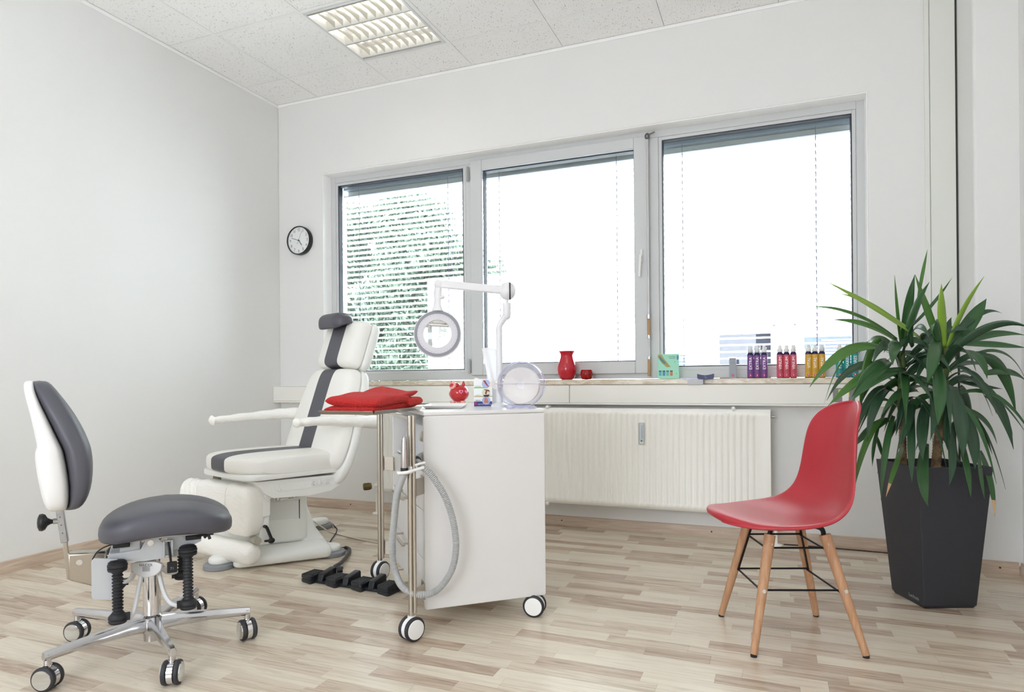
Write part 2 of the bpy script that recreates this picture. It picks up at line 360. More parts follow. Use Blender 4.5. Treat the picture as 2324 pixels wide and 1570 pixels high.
# walls
struct('wall_left', MB().box(-.12, 0, YB, .3, -.1, 3.2), wall_m)
wl = MB(); WT = .30
def ringq(y, k): a, b, c, d = (0, XR + .1, -.1, 3.2) if k else (WX0, WX1, WZ0 - .032, WZ1); return [(a, y, c), (b, y, c), (b, y, d), (a, y, d)]
wv = ringq(0, 1) + ringq(0, 0) + ringq(WT, 0) + ringq(WT, 1); wq = []
for a_, b_ in ((0, 4), (4, 8), (8, 12), (12, 0)):
    for i in range(4): wq.append((a_ + i, a_ + (i + 1) % 4, b_ + (i + 1) % 4, b_ + i))
wl.add(wv, wq)
struct('wall_front', wl, wall_m, bevel=.010, seg=4)
rv = MB(); e_ = .0035  # thin lining added to the reveal; near-white colour stands in for window light
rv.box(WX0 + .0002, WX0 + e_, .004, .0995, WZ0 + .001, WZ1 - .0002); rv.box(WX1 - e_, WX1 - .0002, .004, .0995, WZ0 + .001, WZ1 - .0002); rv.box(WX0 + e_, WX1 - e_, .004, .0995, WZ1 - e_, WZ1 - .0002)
struct('trim_reveal_light', rv, mat('reveal_painted_light', (252, 252, 252), .5), smooth=0)
struct('wall_right', MB().box(XR, XR + .12, YB, 0, -.1, 3.2), wall_m)
bw = MB(); bw.box(0, 1.4, YB - .12, YB, -.1, 3.2); bw.box(3.2, XR, YB - .12, YB, -.1, 3.2); bw.box(1.4, 3.2, YB - .12, YB, -.1, .85); bw.box(1.4, 3.2, YB - .12, YB, 2.3, 3.2)  # window opening in the unseen back wall, added to let in fill light
struct('wall_back', bw, wall_m)
struct('wall_corner_chase', MB().box(4.335, XR + .05, -.288, -.001, 0, H + .1), wall_m, bevel=.012, seg=3)
tp = MB(); tp.box(4.19, 4.212, -.009, -.0005, .0, H); tp.box(4.2145, 4.3245, -.012, -.0005, 0, H)
struct('trim_1', tp, mat('panel_greenish_white', (226, 228, 222), .5), bevel=.002)
struct('trim_2', MB().box(4.3255, 4.3345, -.003, -.0005, 0, H), mat('dark_joint', (70, 70, 66), .8))

# baseboards with small screws
def baseb(name, a, b, n, screws):
    a = Vector(a); b = Vector(b); n = Vector(n); d = (b - a).normalized(); mb = MB()
    prof = [(0.0005, 0), (.017, 0), (.018, .02), (.014, .034), (.009, .044), (.008, .056), (.0005, .058)]
    mb.loft([[a + n * q + Vector((0, 0, h)) for q, h in prof], [b + n * q + Vector((0, 0, h)) for q, h in prof]])
    o = struct(name, mb, base_m, smooth=25)
    for t in screws:
        p = a + d * t + n * .0165 + Vector((0, 0, .03)); s = MB(); s.lathe([(.0045, -.004), (.0045, .0008), (.003, .0015)], p, n, 12); obj('screw', s, mat('bronze_screw', (92, 66, 48), .4, .6), o)
    return o
baseb('baseboard_left', (0, -.0, 0), (0, YB, 0), (1, 0, 0), (.35, 1.6, 2.16, 3.0))
baseb('baseboard_front', (0.018, 0, 0), (4.335, 0, 0), (0, -1, 0), (.62, 1.4, 2.06, 2.2, 3.1))
baseb('baseboard_chase', (4.318, -.288, 0), (4.4925, -.288, 0), (0, -1, 0), (.1,))
baseb('baseboard_chase_side', (4.335, -.287, 0), (4.335, -.0185, 0), (-1, 0, 0), ())
baseb('baseboard_right', (XR, -.288, 0), (XR, YB, 0), (-1, 0, 0), (.5,))

# ceiling: slab, T-bars, tiles
TP = .625; GX = .3725; GY = -.3328
ceil = struct('ceiling', MB().box(-.05, XR + .05, YB - .05, .05, H + .16, H + .25), mat('ceiling_void', (150, 150, 150), .9))
xs = [0.002] + [GX + TP * k for k in range(7) if GX + TP * k < XR] + [XR - .002]
ys = [-.002] + [GY - TP * k for k in range(10) if GY - TP * k > YB] + [YB + .002]
tbar = mat('grid_white', (246, 246, 246), .5)
FX = {(2, 2): 'lit', (5, 2): 'x', (2, 6): 'x', (5, 6): 'x', (2, 9): 'x', (5, 9): 'x', }
for i in range(1, len(xs) - 1):
    obj('grid_bar', MB().box(xs[i] - .024, xs[i] - .0008, YB, 0, H, H + .03), tbar, ceil)
for j in range(1, len(ys) - 1):
    for i in range(len(xs) - 1):
        a = xs[i] + (0.0006 if i else 0); b = xs[i + 1] - (.0246 if i < len(xs) - 2 else 0)
        obj('grid_bar', MB().box(a, b, ys[j] + .0008, ys[j] + .024, H, H + .03), tbar, ceil)
for i in range(len(xs) - 1):
    for j in range(len(ys) - 1):
        if (i, j + 0) in FX and (i, j) != (2, 2) or (i, j) == (2, 1): continue
        a = xs[i] + .0022; b = xs[i + 1] - (.0245 if i < len(xs) - 2 else .002)
        c = ys[j + 1] + (.0245 if j < len(ys) - 2 else .002); d = ys[j] - .0022
        obj('ceiling_tile', MB().box(a, b, c, d, H + .0012, H + .016), tile_m, ceil)
struct('trim_3', MB().box(.0005, .004, YB, -.0005, H - .022, H - .001), tbar)
struct('trim_4', MB().box(.0045, 4.334, -.004, -.0005, H - .020, H - .001), tbar)

# recessed louvre light
tube_m = mat('lamp_tube', (255, 250, 240), .5, emit=(1, .94, .83), es=3.4)
refl = mat('lamp_reflector', (214, 213, 208), .35, .75)
lframe = mat('lamp_frame', (222, 223, 224), .35, .2)
def fixture(x0, y1, label, lit=True):
    t = thing('ceiling_light', label, 'ceiling light', (x0, y1, H), 0, None)
    W = TP - .026; z = .0
    fr = MB(); e = .016; fr.box(.001, W, -e, -.001, z - .004, .02); fr.box(.001, W, -W, -W + e, z - .004, .02); fr.box(.001, e, -W + e, -e, z - .004, .02); fr.box(W - e, W, -W + e, -e, z - .004, .02)
    obj('frame', fr, lframe, t, bevel=.001)
    hs = MB(); hs.box(.001, W, -W, -.001, .085, .09); hs.box(.001, .004, -W, -.001, .02, .085); hs.box(W - .003, W, -W, -.001, .02, .085); hs.box(.004, W - .003, -W, -W + .003, .02, .085); hs.box(.004, W - .003, -.004, -.001, .02, .085)
    obj('housing', hs, lframe, t)
    a0, a1 = .045, W - .03; rows = 3; b0 = -.03; dh = (W - .06) / rows
    for r in range(rows):
        ya = b0 - r * dh; yb = ya - dh; yc = (ya + yb) / 2
        tb = MB(); tb.cyl((.03, yc, .06), (W - .03, yc, .06), .013, n=14); obj('lamp_tube', tb, tube_m, t)
        sd = MB()
        for yy, s in ((ya, -1), (yb, 1)):
            prof = [(yy + s * .001, .0), (yy + s * .006, .0), (yy + s * .022, .045), (yy + s * .001, .045)]
            sd.prism_x(prof, .016, W - .016)
        obj('side_reflector', sd, refl, t, smooth=0)
        nb = 10; step = (W - .032) / nb
        for k in range(1, nb):
            x = .016 + k * step; bl = MB(); q = .007
            bl.add([(x - q, ya - .004, .036), (x + q, ya - .004, .036), (x, ya - .004, .002), (x - q, yb + .004, .036), (x + q, yb + .004, .036), (x, yb + .004, .002), (x - q * .8, yc, .03), (x + q * .8, yc, .03), (x, yc, .010)],
                   [(0, 1, 2), (3, 5, 4), (0, 2, 8, 6), (6, 8, 5, 3), (1, 7, 8, 2), (7, 4, 5, 8), (0, 6, 7, 1), (6, 3, 4, 7)])
            obj('louvre_blade', bl, refl, t, smooth=0)
    return t
fixture(xs[2] + .001, ys[1], 'square recessed ceiling light with lit tubes behind a louvre')
pm = mat('added_fill_panel', (240, 240, 240), .6, emit=(1, .97, .92), es=2.0)
for (i, j), wh in (((5, 4), 'above the right side of the room'), ((2, 7), 'over the middle, nearer the left wall'), ((5, 8), 'closest to the back wall')):
    # unseen glowing panels added to brighten the room from behind the camera
    tt = thing('ceiling_light', 'square ceiling panel added as unseen fill light behind the camera, ' + wh, 'ceiling light', (xs[i] + .001, ys[j], H - .006), 0, 'added fill lights towards the back')
    obj('diffuser', MB().box(.01, TP - .036, -TP + .036, -.01, -.002, .002), pm, tt); obj('frame', MB().box(.001, TP - .026, -TP + .026, -.001, .0025, .005), lframe, tt)

# ------------------------------------------------------------------ window
fy0, fy1 = .10, .17                                     # frame depth
wf = MB()
def rim(mb, x0, x1, z0, z1, w_, ya, yb, wt=None, wb=None):
    wt = wt or w_; wb = wb or w_
    mb.box(x0, x0 + w_, ya, yb, z0, z1); mb.box(x1 - w_, x1, ya, yb, z0, z1); mb.box(x0 + w_, x1 - w_, ya, yb, z1 - wt, z1); mb.box(x0 + w_, x1 - w_, ya, yb, z0, z0 + wb)
win1 = struct('window_1', (lambda m: (rim(m, WX0 + .001, WX1 - .001, WZ0 + .003, WZ1 - .001, .042, fy0, fy1, .045, .05), m.box(1.515, 1.575, fy0, fy1, .96, WZ1 - .046), m.box(2.745, 2.815, fy0, fy1, .96, WZ1 - .046), m)[-1])(MB()), frame_m, bevel=.003)
panes = [(.4425, 1.5145, .962, 2.38, 'fixed'), (1.58, 2.742, .962, 2.38, 'sash'), (2.8155, 3.887, .962, 2.38, 'fixed')]
for k, (a, b, c, d, kind) in enumerate(panes):
    if kind == 'sash':
        s = MB(); rim(s, a - .022, b + .012, c - .018, d + .012, .085, fy0 - .022, fy0 - .0005, .068, .075)
        sash = obj('sash', s, frame_m, win1, bevel=.004)
        a, b, c, d = a + .063, b - .073, c + .057, d - .056
        h = MB(); h.box(b + .036, b + .052, fy0 - .034, fy0 - .0225, 1.62, 1.70); h.cyl((b + .044, fy0 - .036, 1.655), (b + .044, fy0 - .060, 1.655), .008, n=12); h.bar((b + .044, fy0 - .060, 1.665), (b + .036, fy0 - .060, 1.53), .014, .010)
        obj('handle', h, mat('handle_pale', (226, 226, 224), .35), sash, bevel=.002)
        for hz in (1.00, 2.30):
            g = MB(); g.cyl((1.545, fy0 - .03, hz - .045), (1.545, fy0 - .03, hz + .055), .007, n=12); g.box(1.545, 1.557, fy0 - .03, fy0 - .022, hz - .04, hz + .05)
            obj('hinge', g, mat('hinge_grey', (168, 168, 168), .3, .8), sash)
    else:
        s = MB(); rim(s, a + .0005, b - .0005, c, d, .020, fy0 + .004, fy0 + .028); obj('glazing_bead', s, frame_m, win1, bevel=.002)
        a, b, c, d = a + .0205, b - .0205, c + .0205, d - .0205
    g = MB(); rim(g, a, b, c, d, .006, fy0 + .006, fy0 + .052); obj('gasket', g, gasket, win1)
    obj('pane', MB().box(a + .0005, b - .0005, fy0 + .026, fy0 + .030, c + .0005, d - .0005), win_glass, win1, smooth=0)
    obj('outer_pane', MB().box(a + .0065, b - .0065, fy0 + .048, fy0 + .051, c + .0065, d - .0065), win_glass, win1, smooth=0)
# outer reveal head box for the blind
struct('sill_stone', MB().box(WX0 - .02, WX1 + .02, -.036, .11, WZ0 - .032, WZ0), stone_m, bevel=.003)
# exterior venetian blinds, one per window field
slat_m = mat('blind_slat', (236, 236, 234), .4)
cord_m = mat('blind_cord', (90, 84, 110), .8)
def blind(x0, x1, label):
    t = thing('venetian_blind', label, 'blind', ((x0 + x1) / 2, .245, 2.40), 0)
    hw = (x1 - x0) / 2
    hb = MB(); hb.box(-hw, hw, -.028, .028, -.042, .02); obj('head_rail', hb, mat('head_rail_grey', (128, 138, 150), .5), t)
    cv = MB(); cv.box(-hw, hw, .030, .036, -.085, -.03); obj('cover_strip', cv, mat('cover_strip_pale', (196, 198, 194), .6), t); cv = MB(); cv.box(-hw, hw, -.028, .028, -.092, -.086); obj('stacked_slat', cv, mat('slat_shaded', (140, 143, 152), .5), t)
    pitch = .0405; n = 33
    base = MB(); tl = R(8); c_, s_ = math.cos(tl), math.sin(tl); pts = []
    for q in range(6):
        u = -.0275 + .055 * q / 5; cam_ = .003 * (1 - (u / .0275) ** 2); pts.append((u * c_, -u * s_ + cam_))
    prof = pts + [(p[0], p[1] - .0007) for p in pts[::-1]]
    base.prism_x(prof, -hw, hw)
    first = obj('slat', base, slat_m, t); first.location = (0, 0, -.115)
    for k in range(1, n):
        o = first.copy(); COL.objects.link(o); o.location = (0, 0, -.115 - pitch * k)
    zb = -.115 - pitch * n
    obj('bottom_rail', MB().box(-hw, hw, -.03, .03, zb - .008, zb + .006), slat_m, t)
    for cx in (-hw * .74, hw * .62):
        for yy in (-.033, .033):
            for zz in range(n + 1): pass
        c = MB(); c.box(cx - .0012, cx + .0012, -.0345, -.0325, zb, -.045); c.box(cx - .0012, cx + .0012, .0325, .0345, zb, -.045)
        obj('ladder_cord', c, cord_m, t, smooth=0)
        tape = MB()
        for k in range(n): zc = -.115 - pitch * k; tape.box(cx - .0024, cx + .0024, -.0318, -.0308, zc - .012, zc + .012)
        obj('lift_tape', tape, cord_m, t, smooth=0)
    return t
blind(.43, 1.53, 'pale outdoor venetian blind in front of the green tree, left window field')
blind(1.56, 2.76, 'pale outdoor venetian blind behind the middle sash with the red vase before it')
blind(2.80, 3.90, 'pale outdoor venetian blind in the right window field above the spray bottles')
# crank rod for the blind
cr = thing('blind_crank', 'grey folding crank rod with two tan grips hanging on the window mullion', 'crank rod', (2.757, .055, 2.40), 0)
c = MB(); c.cyl((0, .006, -.035), (0, .006, -1.10), .007, n=12); c.cyl((.002, .004, -1.17), (.002, .004, -1.37), .006, n=12); obj('rod', c, mat('crank_grey', (200, 200, 200), .35, .3), cr)
c = MB(); c.ball((0, .004, -.02), .016, .016, .02); c.bar((0, .004, -.015), (.045, .004, .0), .008, .008); obj('joint', c, mat('crank_joint', (120, 120, 120), .3, .8), cr)
c = MB(); c.cyl((0, .004, -1.10), (.0, .004, -1.125), .012, n=12); c.cyl((0, .004, -1.225), (.002, .004, -1.245), .010, n=12); c.cyl((0, .004, -1.355), (.002, .004, -1.37), .010, n=12); obj('ferrule', c, chrome, cr)
grip = mat('tan_grip', (178, 142, 104), .5)
for za, zb in ((-1.125, -1.225), (-1.37, -1.475)):
    c = MB(); c.cyl((0, .004, za), (0, .004, zb), .0095, n=14); obj('grip', c, grip, cr)

# ------------------------------------------------------------------ cable duct, socket
du = thing('cable_duct', 'long cream cable duct running along the wall under the window sill', 'cable duct', (0, 0, .757))
for a, b in ((.0, 2.292), (2.296, 4.185)):
    obj('cover', MB().box(a + .002, b - .002, -.076, -.062, .012, .118), duct_m, du, bevel=.002)
obj('duct_body', MB().box(.002, 4.185, -.0615, -.0005, 0, .1184), duct_m, du, bevel=.002)
obj('top_lip', MB().box(.002, 4.185, -.0785, -.037, .1186, .1196), duct_m, du); obj('bottom_lip', MB().box(.002, 4.185, -.080, -.0625, 0, .011), duct_m, du, bevel=.002)
so = thing('power_socket', 'grey double power socket with yellow label set in the cable duct', 'socket', (3.80, -.0775, .817))
obj('plate', MB().box(-.052, .052, -.006, 0, -.037, .037), mat('socket_grey', (136, 136, 134), .5), so, bevel=.002)
obj('warning_label', MB().box(-.026, .026, -.0075, -.0062, -.010, .030), mat('yellow_label', (214, 214, 60), .5), so); obj('card', MB().box(-.008, .022, -.0095, -.0077, -.034, .012), paper_white, so)

# ------------------------------------------------------------------ radiator
ra = thing('radiator', 'wide white ribbed panel radiator below the cable duct', 'radiator', (.95, -.045, .16))
W_ = 2.49; Hh = .578
prof = []; pitch = .0333; n = int((W_ - .07) / pitch)
fp = MB(); vs = []; fs = []
xsr = [0, .028]; hs_ = [0, 0]
for k in range(n):
    x0 = .035 + k * pitch
    for dx, hh in ((.003, 0), (.009, -.006), (.016, -.0065), (.022, 0)): xsr.append(x0 + dx); hs_.append(hh)
xsr += [W_ - .002, W_]; hs_ += [0, 0]
zr = [(0, 0), (.034, 0), (.042, 1), (Hh - .042, 1), (Hh - .034, 0), (Hh, 0)]
for z, q in zr:
    for x, hh in zip(xsr, hs_): vs.append((x, -.085 - hh * q, z))
m_ = len(xsr)
for j in range(len(zr) - 1):
    for i in range(m_ - 1): fs.append((j * m_ + i, j * m_ + i + 1, (j + 1) * m_ + i + 1, (j + 1) * m_ + i))
fp.add(vs, fs); obj('front_panel', fp, white_metal, ra, smooth=60, solid=.004)
obj('casing', (lambda m: (m.box(0, .003, -.083, -.03, 0, Hh), m.box(W_ - .003, W_, -.083, -.03, 0, Hh), m.box(.003, W_ - .003, -.034, -.03, 0, Hh), m.box(.003, W_ - .003, -.083, -.034, .002, .006), m)[-1])(MB()), white_metal, ra)
g = MB()
for k in range(60): x = .01 + k * (W_ - .02) / 60; g.box(x, x + .004, -.0805, -.0345, Hh - .012, Hh - .002)
g.box(.003, W_ - .003, -.062, -.054, Hh - .0125, Hh - .0035); obj('top_grille', g, mat('grille_grey', (150, 150, 146), .5), ra)
for px, pz in ((1.22, Hh), (2.30, Hh), (1.215, 0)):
    c = MB(); s = 1 if pz else -1; c.cyl((px, -.03, pz + s * .006), (px, -.088, pz + s * .006), .005, n=10); c.lathe([(.0, -.006), (.010, -.004), (.011, .003), (.007, .006), (0, .0065)], (px, -.09, pz + s * .006), (0, -1, 0), 16); obj('bracket_cap', c, white_plastic, ra)
c = MB(); c.cyl((W_, -.05, Hh - .04), (W_ + .022, -.05, Hh - .04), .006, n=10); c.cyl((W_ + .01, -.05, Hh - .04), (W_ + .015, -.05, Hh - .04), .009, n=10); obj('bleed_valve', c, mat('hinge_grey', (168, 168, 168)), ra)
for px, dx in ((-.03, 1), (W_ + .022, -1)):
    c = MB(); c.cyl((px, -.06, -.16), (px, -.06, .05), .0085, n=14); c.tube(bez([(px, -.06, .04), (px + .004 * dx, -.06, .055), (px + .035 * dx, -.06, .06)], 4), .009, 12)
    obj('pipe', c, white_metal, ra)
    c = MB(); c.lathe([(.032, 0), (.032, .006), (.026, .009), (.012, .012), (.0086, .014)], (px, -.06, -.1595)); obj('pipe_collar', c, white_metal, ra)
c = MB(); c.cyl((-.03, -.06, .035), (-.03, -.105, .035), .012, n=16); obj('valve_body', c, white_metal, ra)
c = MB(); pr_ = [(.010, 0), (.021, .004), (.022, .012), (.0225, .05), (.019, .058), (.0, .059)]; c.lathe(pr_, (-.045, -.10, .035), (-.75, -.66, -.05), 24)
vh = obj('thermostat_knob', c, mat('brass_olive', (120, 104, 66), .35, .6), ra, smooth=30)
c = MB()
for k in range(16):
    a = 2 * PI * k / 16; ax = Vector((-.75, -.66, -.05)).normalized(); u = ax.orthogonal().normalized(); v_ = ax.cross(u); p = Vector((-.045, -.10, .035)) + (u * math.cos(a) + v_ * math.sin(a)) * .0225
    c.bar(p + ax * .014, p + ax * .052, .003, .003)
obj('knob_rib', c, mat('brass_dark', (84, 72, 44), .4, .6), vh)
# heat cost meter on radiator
me_ = thing('heat_meter', 'small white radiator heat meter with green dot and scale', 'meter', (2.745, -.131, .595))
obj('case', MB().box(-.018, .018, -.010, .0, -.065, .065), mat('meter_white', (226, 228, 226), .35), me_, bevel=.003)
obj('window', MB().box(-.012, .012, -.0115, -.0101, -.050, .055), mat('meter_face', (205, 212, 214), .2), me_)
c = MB(); c.box(.003, .0045, -.0125, -.0117, -.03, .05)
for k in range(12): c.box(-.003, .001, -.0122, -.0117, -.028 + k * .006, -.0272 + k * .006)
obj('scale', c, mat('blue_print', (90, 100, 150), .5), me_)
c = MB(); c.lathe([(.0055, 0), (.0055, .0015)], (0, -.0117, -.042), (0, -1, 0), 16); obj('seal', c, mat('green_seal', (60, 140, 110), .5), me_)
obj('rim', (lambda m: (rim(m, -.015, .015, -.061, .061, .002, -.0115, -.0101), m)[-1])(MB()), mat('meter_edge', (110, 112, 114), .4), me_)

# ------------------------------------------------------------------ wall clock
ck = thing('wall_clock', 'round wall clock with black rim and thin numerals left of the window', 'clock', (.211, 0, 1.952))
c = MB(); c.lathe([(.104, .001), (.106, .006), (.106, .036), (.103, .040), (.0985, .040), (.0985, .030)], (0, 0, 0), (0, -1, 0), 64, cap=False); obj('rim', c, mat('clock_black', (34, 35, 38), .35), ck)
c = MB(); c.lathe([(.099, .001), (.099, .030)], (0, 0, 0), (0, -1, 0), 64); obj('face', c, mat('clock_face', (232, 234, 234), .6), ck)
rotf = (R(90), 0, 0)
for k in range(1, 13):
    a = R(90 - 30 * k); text('numeral', str(k), .029, ink_grey if 0 else mat('clock_print', (96, 98, 102), .6), ck, (math.cos(a) * .077, -.0308, math.sin(a) * .077), rotf, .0002, sx=.8)
c = MB()
for k in range(60):
    a = R(6 * k); p = Vector((math.cos(a), 0, math.sin(a))); c.bar(p * .0935 + Vector((0, -.0306, 0)), p * .0965 + Vector((0, -.0306, 0)), .0012 if k % 5 else .0022, .0003, (0, 1, 0))
obj('minute_marks', c, mat('clock_print', (96, 98, 102)), ck)
def hand(name, ang, l0, l1, wd, y_):
    p = Vector((math.sin(R(ang)), 0, math.cos(R(ang)))); c = MB(); c.bar(p * -l0 + Vector((0, y_, 0)), p * l1 + Vector((0, y_, 0)), wd, .0008, (0, 1, 0)); obj(name, c, black_plastic, ck)
hand('hour_hand', 143, .008, .046, .004, -.0325); hand('minute_hand', 288, .012, .068, .003, -.0335); hand('second_hand', 25, .03, .075, .0009, -.0345)
c = MB(); c.lathe([(.004, 0), (.004, .006)], (0, -.031, 0), (0, -1, 0), 14); obj('hub', c, black_plastic, ck)

# ------------------------------------------------------------------ outside: building, tree, ground
struct('ground_outside', MB().box(-30, 30, .8, 40, -3.3, -3.2), mat('pale_paving', (243, 243, 240), .9))
bld = thing('building', 'white building across the yard seen through the blinds, with dark windows', 'building', (2, 9, -3.2))
bm_ = mat('render_white', (244, 244, 242), .9)
f_ = MB(); f_.box(-5.75, 16, 0, 4, 0, 6.33); obj('wall', f_, bm_, bld, smooth=0)
obj('parapet', MB().box(-5.78, 16.03, -.05, 4.05, 6.331, 6.37), mat('parapet_grey', (190, 192, 195), .6), bld)
for (a, b, z0, z1, dk) in ((-.58, .38, 3.9, 4.96, 0), (.44, 1.44, 3.9, 4.96, 1), (1.9, 3.0, 3.9, 4.9, 0), (-3.6, -2.5, 1.0, 2.6, 0), (2.4, 3.6, 1.0, 2.6, 1)):
    m = MB(); rim(m, a, b, z0, z1, .05, -.04, .0); fr = obj('window', m, mat('facade_frame', (236, 238, 240), .5), bld)
    obj('pane', MB().box(a + .05, b - .05, -.014, -.004, z0 + .05, z1 - .05), mat('facade_glass_dark', (34, 34, 44), .5, spec=.05) if dk else mat('facade_glass_pale', (84, 92, 112), .5, spec=.05), fr)
    if not dk:
        sh = MB()
        for k in range(14): zz = z0 + .1 + k * (z1 - z0 - .2) / 14; sh.box(a + .33, b - .1, -.026, -.018, zz, zz + .03)
        obj('shutter_slats', sh, mat('shutter_grey', (170, 180, 200), .5), fr); fr.children[-1]['kind'] = 'stuff'
rl = MB()
for zz in (5.02, 5.20): rl.box(-.62, 1.46, -.35, -.33, zz, zz + .018); rl.box(1.78, 2.9, -.35, -.33, zz, zz + .018)
for xx in (-.62, 1.44, 1.78, 2.88): rl.box(xx, xx + .018, -.35, -.33, 4.2, 5.2)
for xx in (-.62, 1.44, 1.78, 2.88): rl.box(xx, xx + .018, -.35, .0, 4.2, 4.22)
obj('railing', rl, mat('rail_grey', (110, 112, 122), .5), bld); bld.children[-1]['kind'] = 'stuff'
# tree
tree = thing('tree', 'dense green tree outside behind the blind of the left window field', 'tree', (-6.6, 14.6, -3.2))
leaf_out = leaf_mat('tree_leaf', (84, 102, 92), (128, 140, 108))
bark = mat('bark', (86, 76, 64), .9)
tr = MB(); tr.tube(bez([(0, 0, 0), (.05, 0, 2), (-.05, 0, 4), (0, 0, 6)], 6), [.16] * 10 + [.1] * 9, 10)
for k in range(9):
    a = k * 2.4; z = 2.2 + k * .42; tr.tube(bez([(0, 0, z), (math.cos(a) * .7, math.sin(a) * .5, z + .5), (math.cos(a) * 1.5, math.sin(a) * .9, z + .8)], 4), [.06] * 4 + [.02] * 5, 6)
obj('trunk', tr, bark, tree)
def crown(seed, blobs, n, sz):
    rr = random.Random(seed); m = MB()
    for _ in range(n):
        b = blobs[rr.randrange(len(blobs))]; d = Vector((rr.gauss(0, 1), rr.gauss(0, 1), rr.gauss(0, 1))).normalized() * (rr.random() ** .4)
        p = Vector((b[0] + d.x * b[3], b[1] + d.y * b[3], b[2] + d.z * b[3])); e = Euler((rr.uniform(0, 6), rr.uniform(0, 6), rr.uniform(0, 6))).to_matrix(); q = sz * rr.uniform(.6, 1.3)
        m.v += [tuple(p + e @ Vector(t)) for t in ((-q, 0, 0), (0, -q * .45, .1 * q), (q, 0, 0), (0, q * .45, .1 * q))]; n0 = len(m.v) - 4; m.f.append((n0, n0 + 1, n0 + 2, n0 + 3))
    return m
blobs = []
rb_ = random.Random(2)
for k in range(120):
    x = rb_.uniform(-3.8, 2.55); top = 10.3 if x < -.3 else 10.3 - (x + .3) * 1.05
    blobs.append((x, rb_.uniform(-.8, .8), rb_.uniform(3.4, top - .6), rb_.uniform(.45, .85)))
o = obj('foliage', crown(3, blobs, 130000, .09), leaf_out, tree, smooth=0); o['kind'] = 'stuff'

# ------------------------------------------------------------------ soft pads made of panels
def pad(P, y0, y1, W, xf, xb, z0, z1, e=.34, ny=10, nx=28, pe=6, crown=0, mp=None, pz=4, sideshrink=.55, m=None, name='cushion', parent=None, zdrop=None):
    """closed rings in (x,z) swept along y; y0..y1 is this panel's share of the full width -W..W"""
    mb = MB(); rings = []
    for j in range(ny + 1):
        y = y0 + (y1 - y0) * j / ny; q = min(1, abs(y) / W); s = max(.0, 1 - q ** pe) ** (1 / pe); sz = max(.02, 1 - q ** pz) ** (1 / pz)
        a, b = xf(y), xb(y); cx = (a + b) / 2; hx = (b - a) / 2 * (1 - (1 - s) * sideshrink); zc = (z0 + z1) / 2; hz = (z1 - z0) / 2; ring = []
        for k in range(nx):
            t = 2 * PI * k / nx; c_, s_ = math.cos(t), math.sin(t)
            px = math.copysign(abs(c_) ** e, c_) * hx; pz_ = math.copysign(abs(s_) ** e, s_) * hz
            top = 1 if pz_ > 0 else .7
            zz = zc + pz_ * (sz if pz_ > 0 else 1 - (1 - sz) * .35) + (crown * (1 - (px / hx) ** 2) * sz if pz_ > 0 else 0)
            if zdrop: zz += zdrop(cx + px, y)
            p = (cx + px, y, zz); ring.append(mp(p) if mp else p)
        rings.append(ring)
    mb.loft(rings); return obj(name, mb, m, parent, smooth=50)

# ------------------------------------------------------------------ twin-wheel casters
def caster(parent, x, y, ang, r, wdt, disc_m, hub_m, tread_m, top_z, hood=True, off=0.0, stem_r=.006, name='caster'):
    a = Vector((math.cos(ang), math.sin(ang), 0)); c = Vector((x, y, r)); o = c - a.cross(Vector((0, 0, 1))) * off
    fork = MB()
    if hood: 
        pr = [(-wdt * .16, -r * .2), (-wdt * .16, r * .95), (wdt * .16, r * .95), (wdt * .16, -r * .2)]
        fork.cyl(c - a * wdt * .17, c + a * wdt * .17, r * .92, n=24)
    fork.cyl((o.x, o.y, r * .9), (o.x, o.y, r * 2.05), r * .34, n=16); fork.cyl((o.x, o.y, r * 2.0), (o.x, o.y, top_z), stem_r, n=12)
    fk = obj(name, fork, hub_m, parent, smooth=40)
    for s in (-1, 1):
        w0 = c + a * s * wdt * .2; w = MB(); h = wdt * .3
        w.lathe([(r * .86, 0), (r * .97, h * .12), (r, h * .35), (r, h * .7), (r * .95, h * .92), (r * .84, h)], w0, a * s, 32); ob = obj('wheel', w, tread_m, fk, smooth=50)
        d = MB(); d.lathe([(r * .80, h), (r * .78, h + .0025), (r * .4, h + .0035), (0, h + .0038)], w0, a * s, 32); obj('wheel_disc', d, disc_m, ob, smooth=60)
    return fk

# ------------------------------------------------------------------ work stool
st = thing('work_stool', 'grey saddle work stool with white-backed backrest, rubber bellows and chrome five-star base', 'stool', (1.478, -2.316, 0), R(49.88))
def seat_x(k): return lambda y: k
def zd(x, y):
    u = (x - .05) / .2
    return -.030 * max(0, u) ** 2.4 - .028 * max(0, -u) ** 2.2 + .012 * (abs(y) / .19) ** 2 * max(0, 1 - abs(u)) - .014 * max(0, .05 - abs(y)) / .05 * max(0, u)
seat = pad(None, -.195, .195, .196, lambda y: -.152 + .03 * (abs(y) / .19) ** 3, lambda y: .252 - .045 * (abs(y) / .19) ** 3, .406, .502, e=.62, ny=26, nx=40, pe=4.5, pz=3.2, crown=.004, m=grey_leather, name='seat', parent=st, zdrop=zd, sideshrink=.75)
sm = MB(); pth = []
for k in range(15):
    x = -.11 + k * .022; yy = -.187 + .035 * (abs(x - .05) / .17) ** 3; pth.append((x, yy - .004, .472 + zd(x, yy) - (.03 * max(0, (x - .12) / .08))))
sm.tube(pth, .0012, 6); obj('seam', sm, mat('grey_thread', (66, 66, 74), .7), seat)
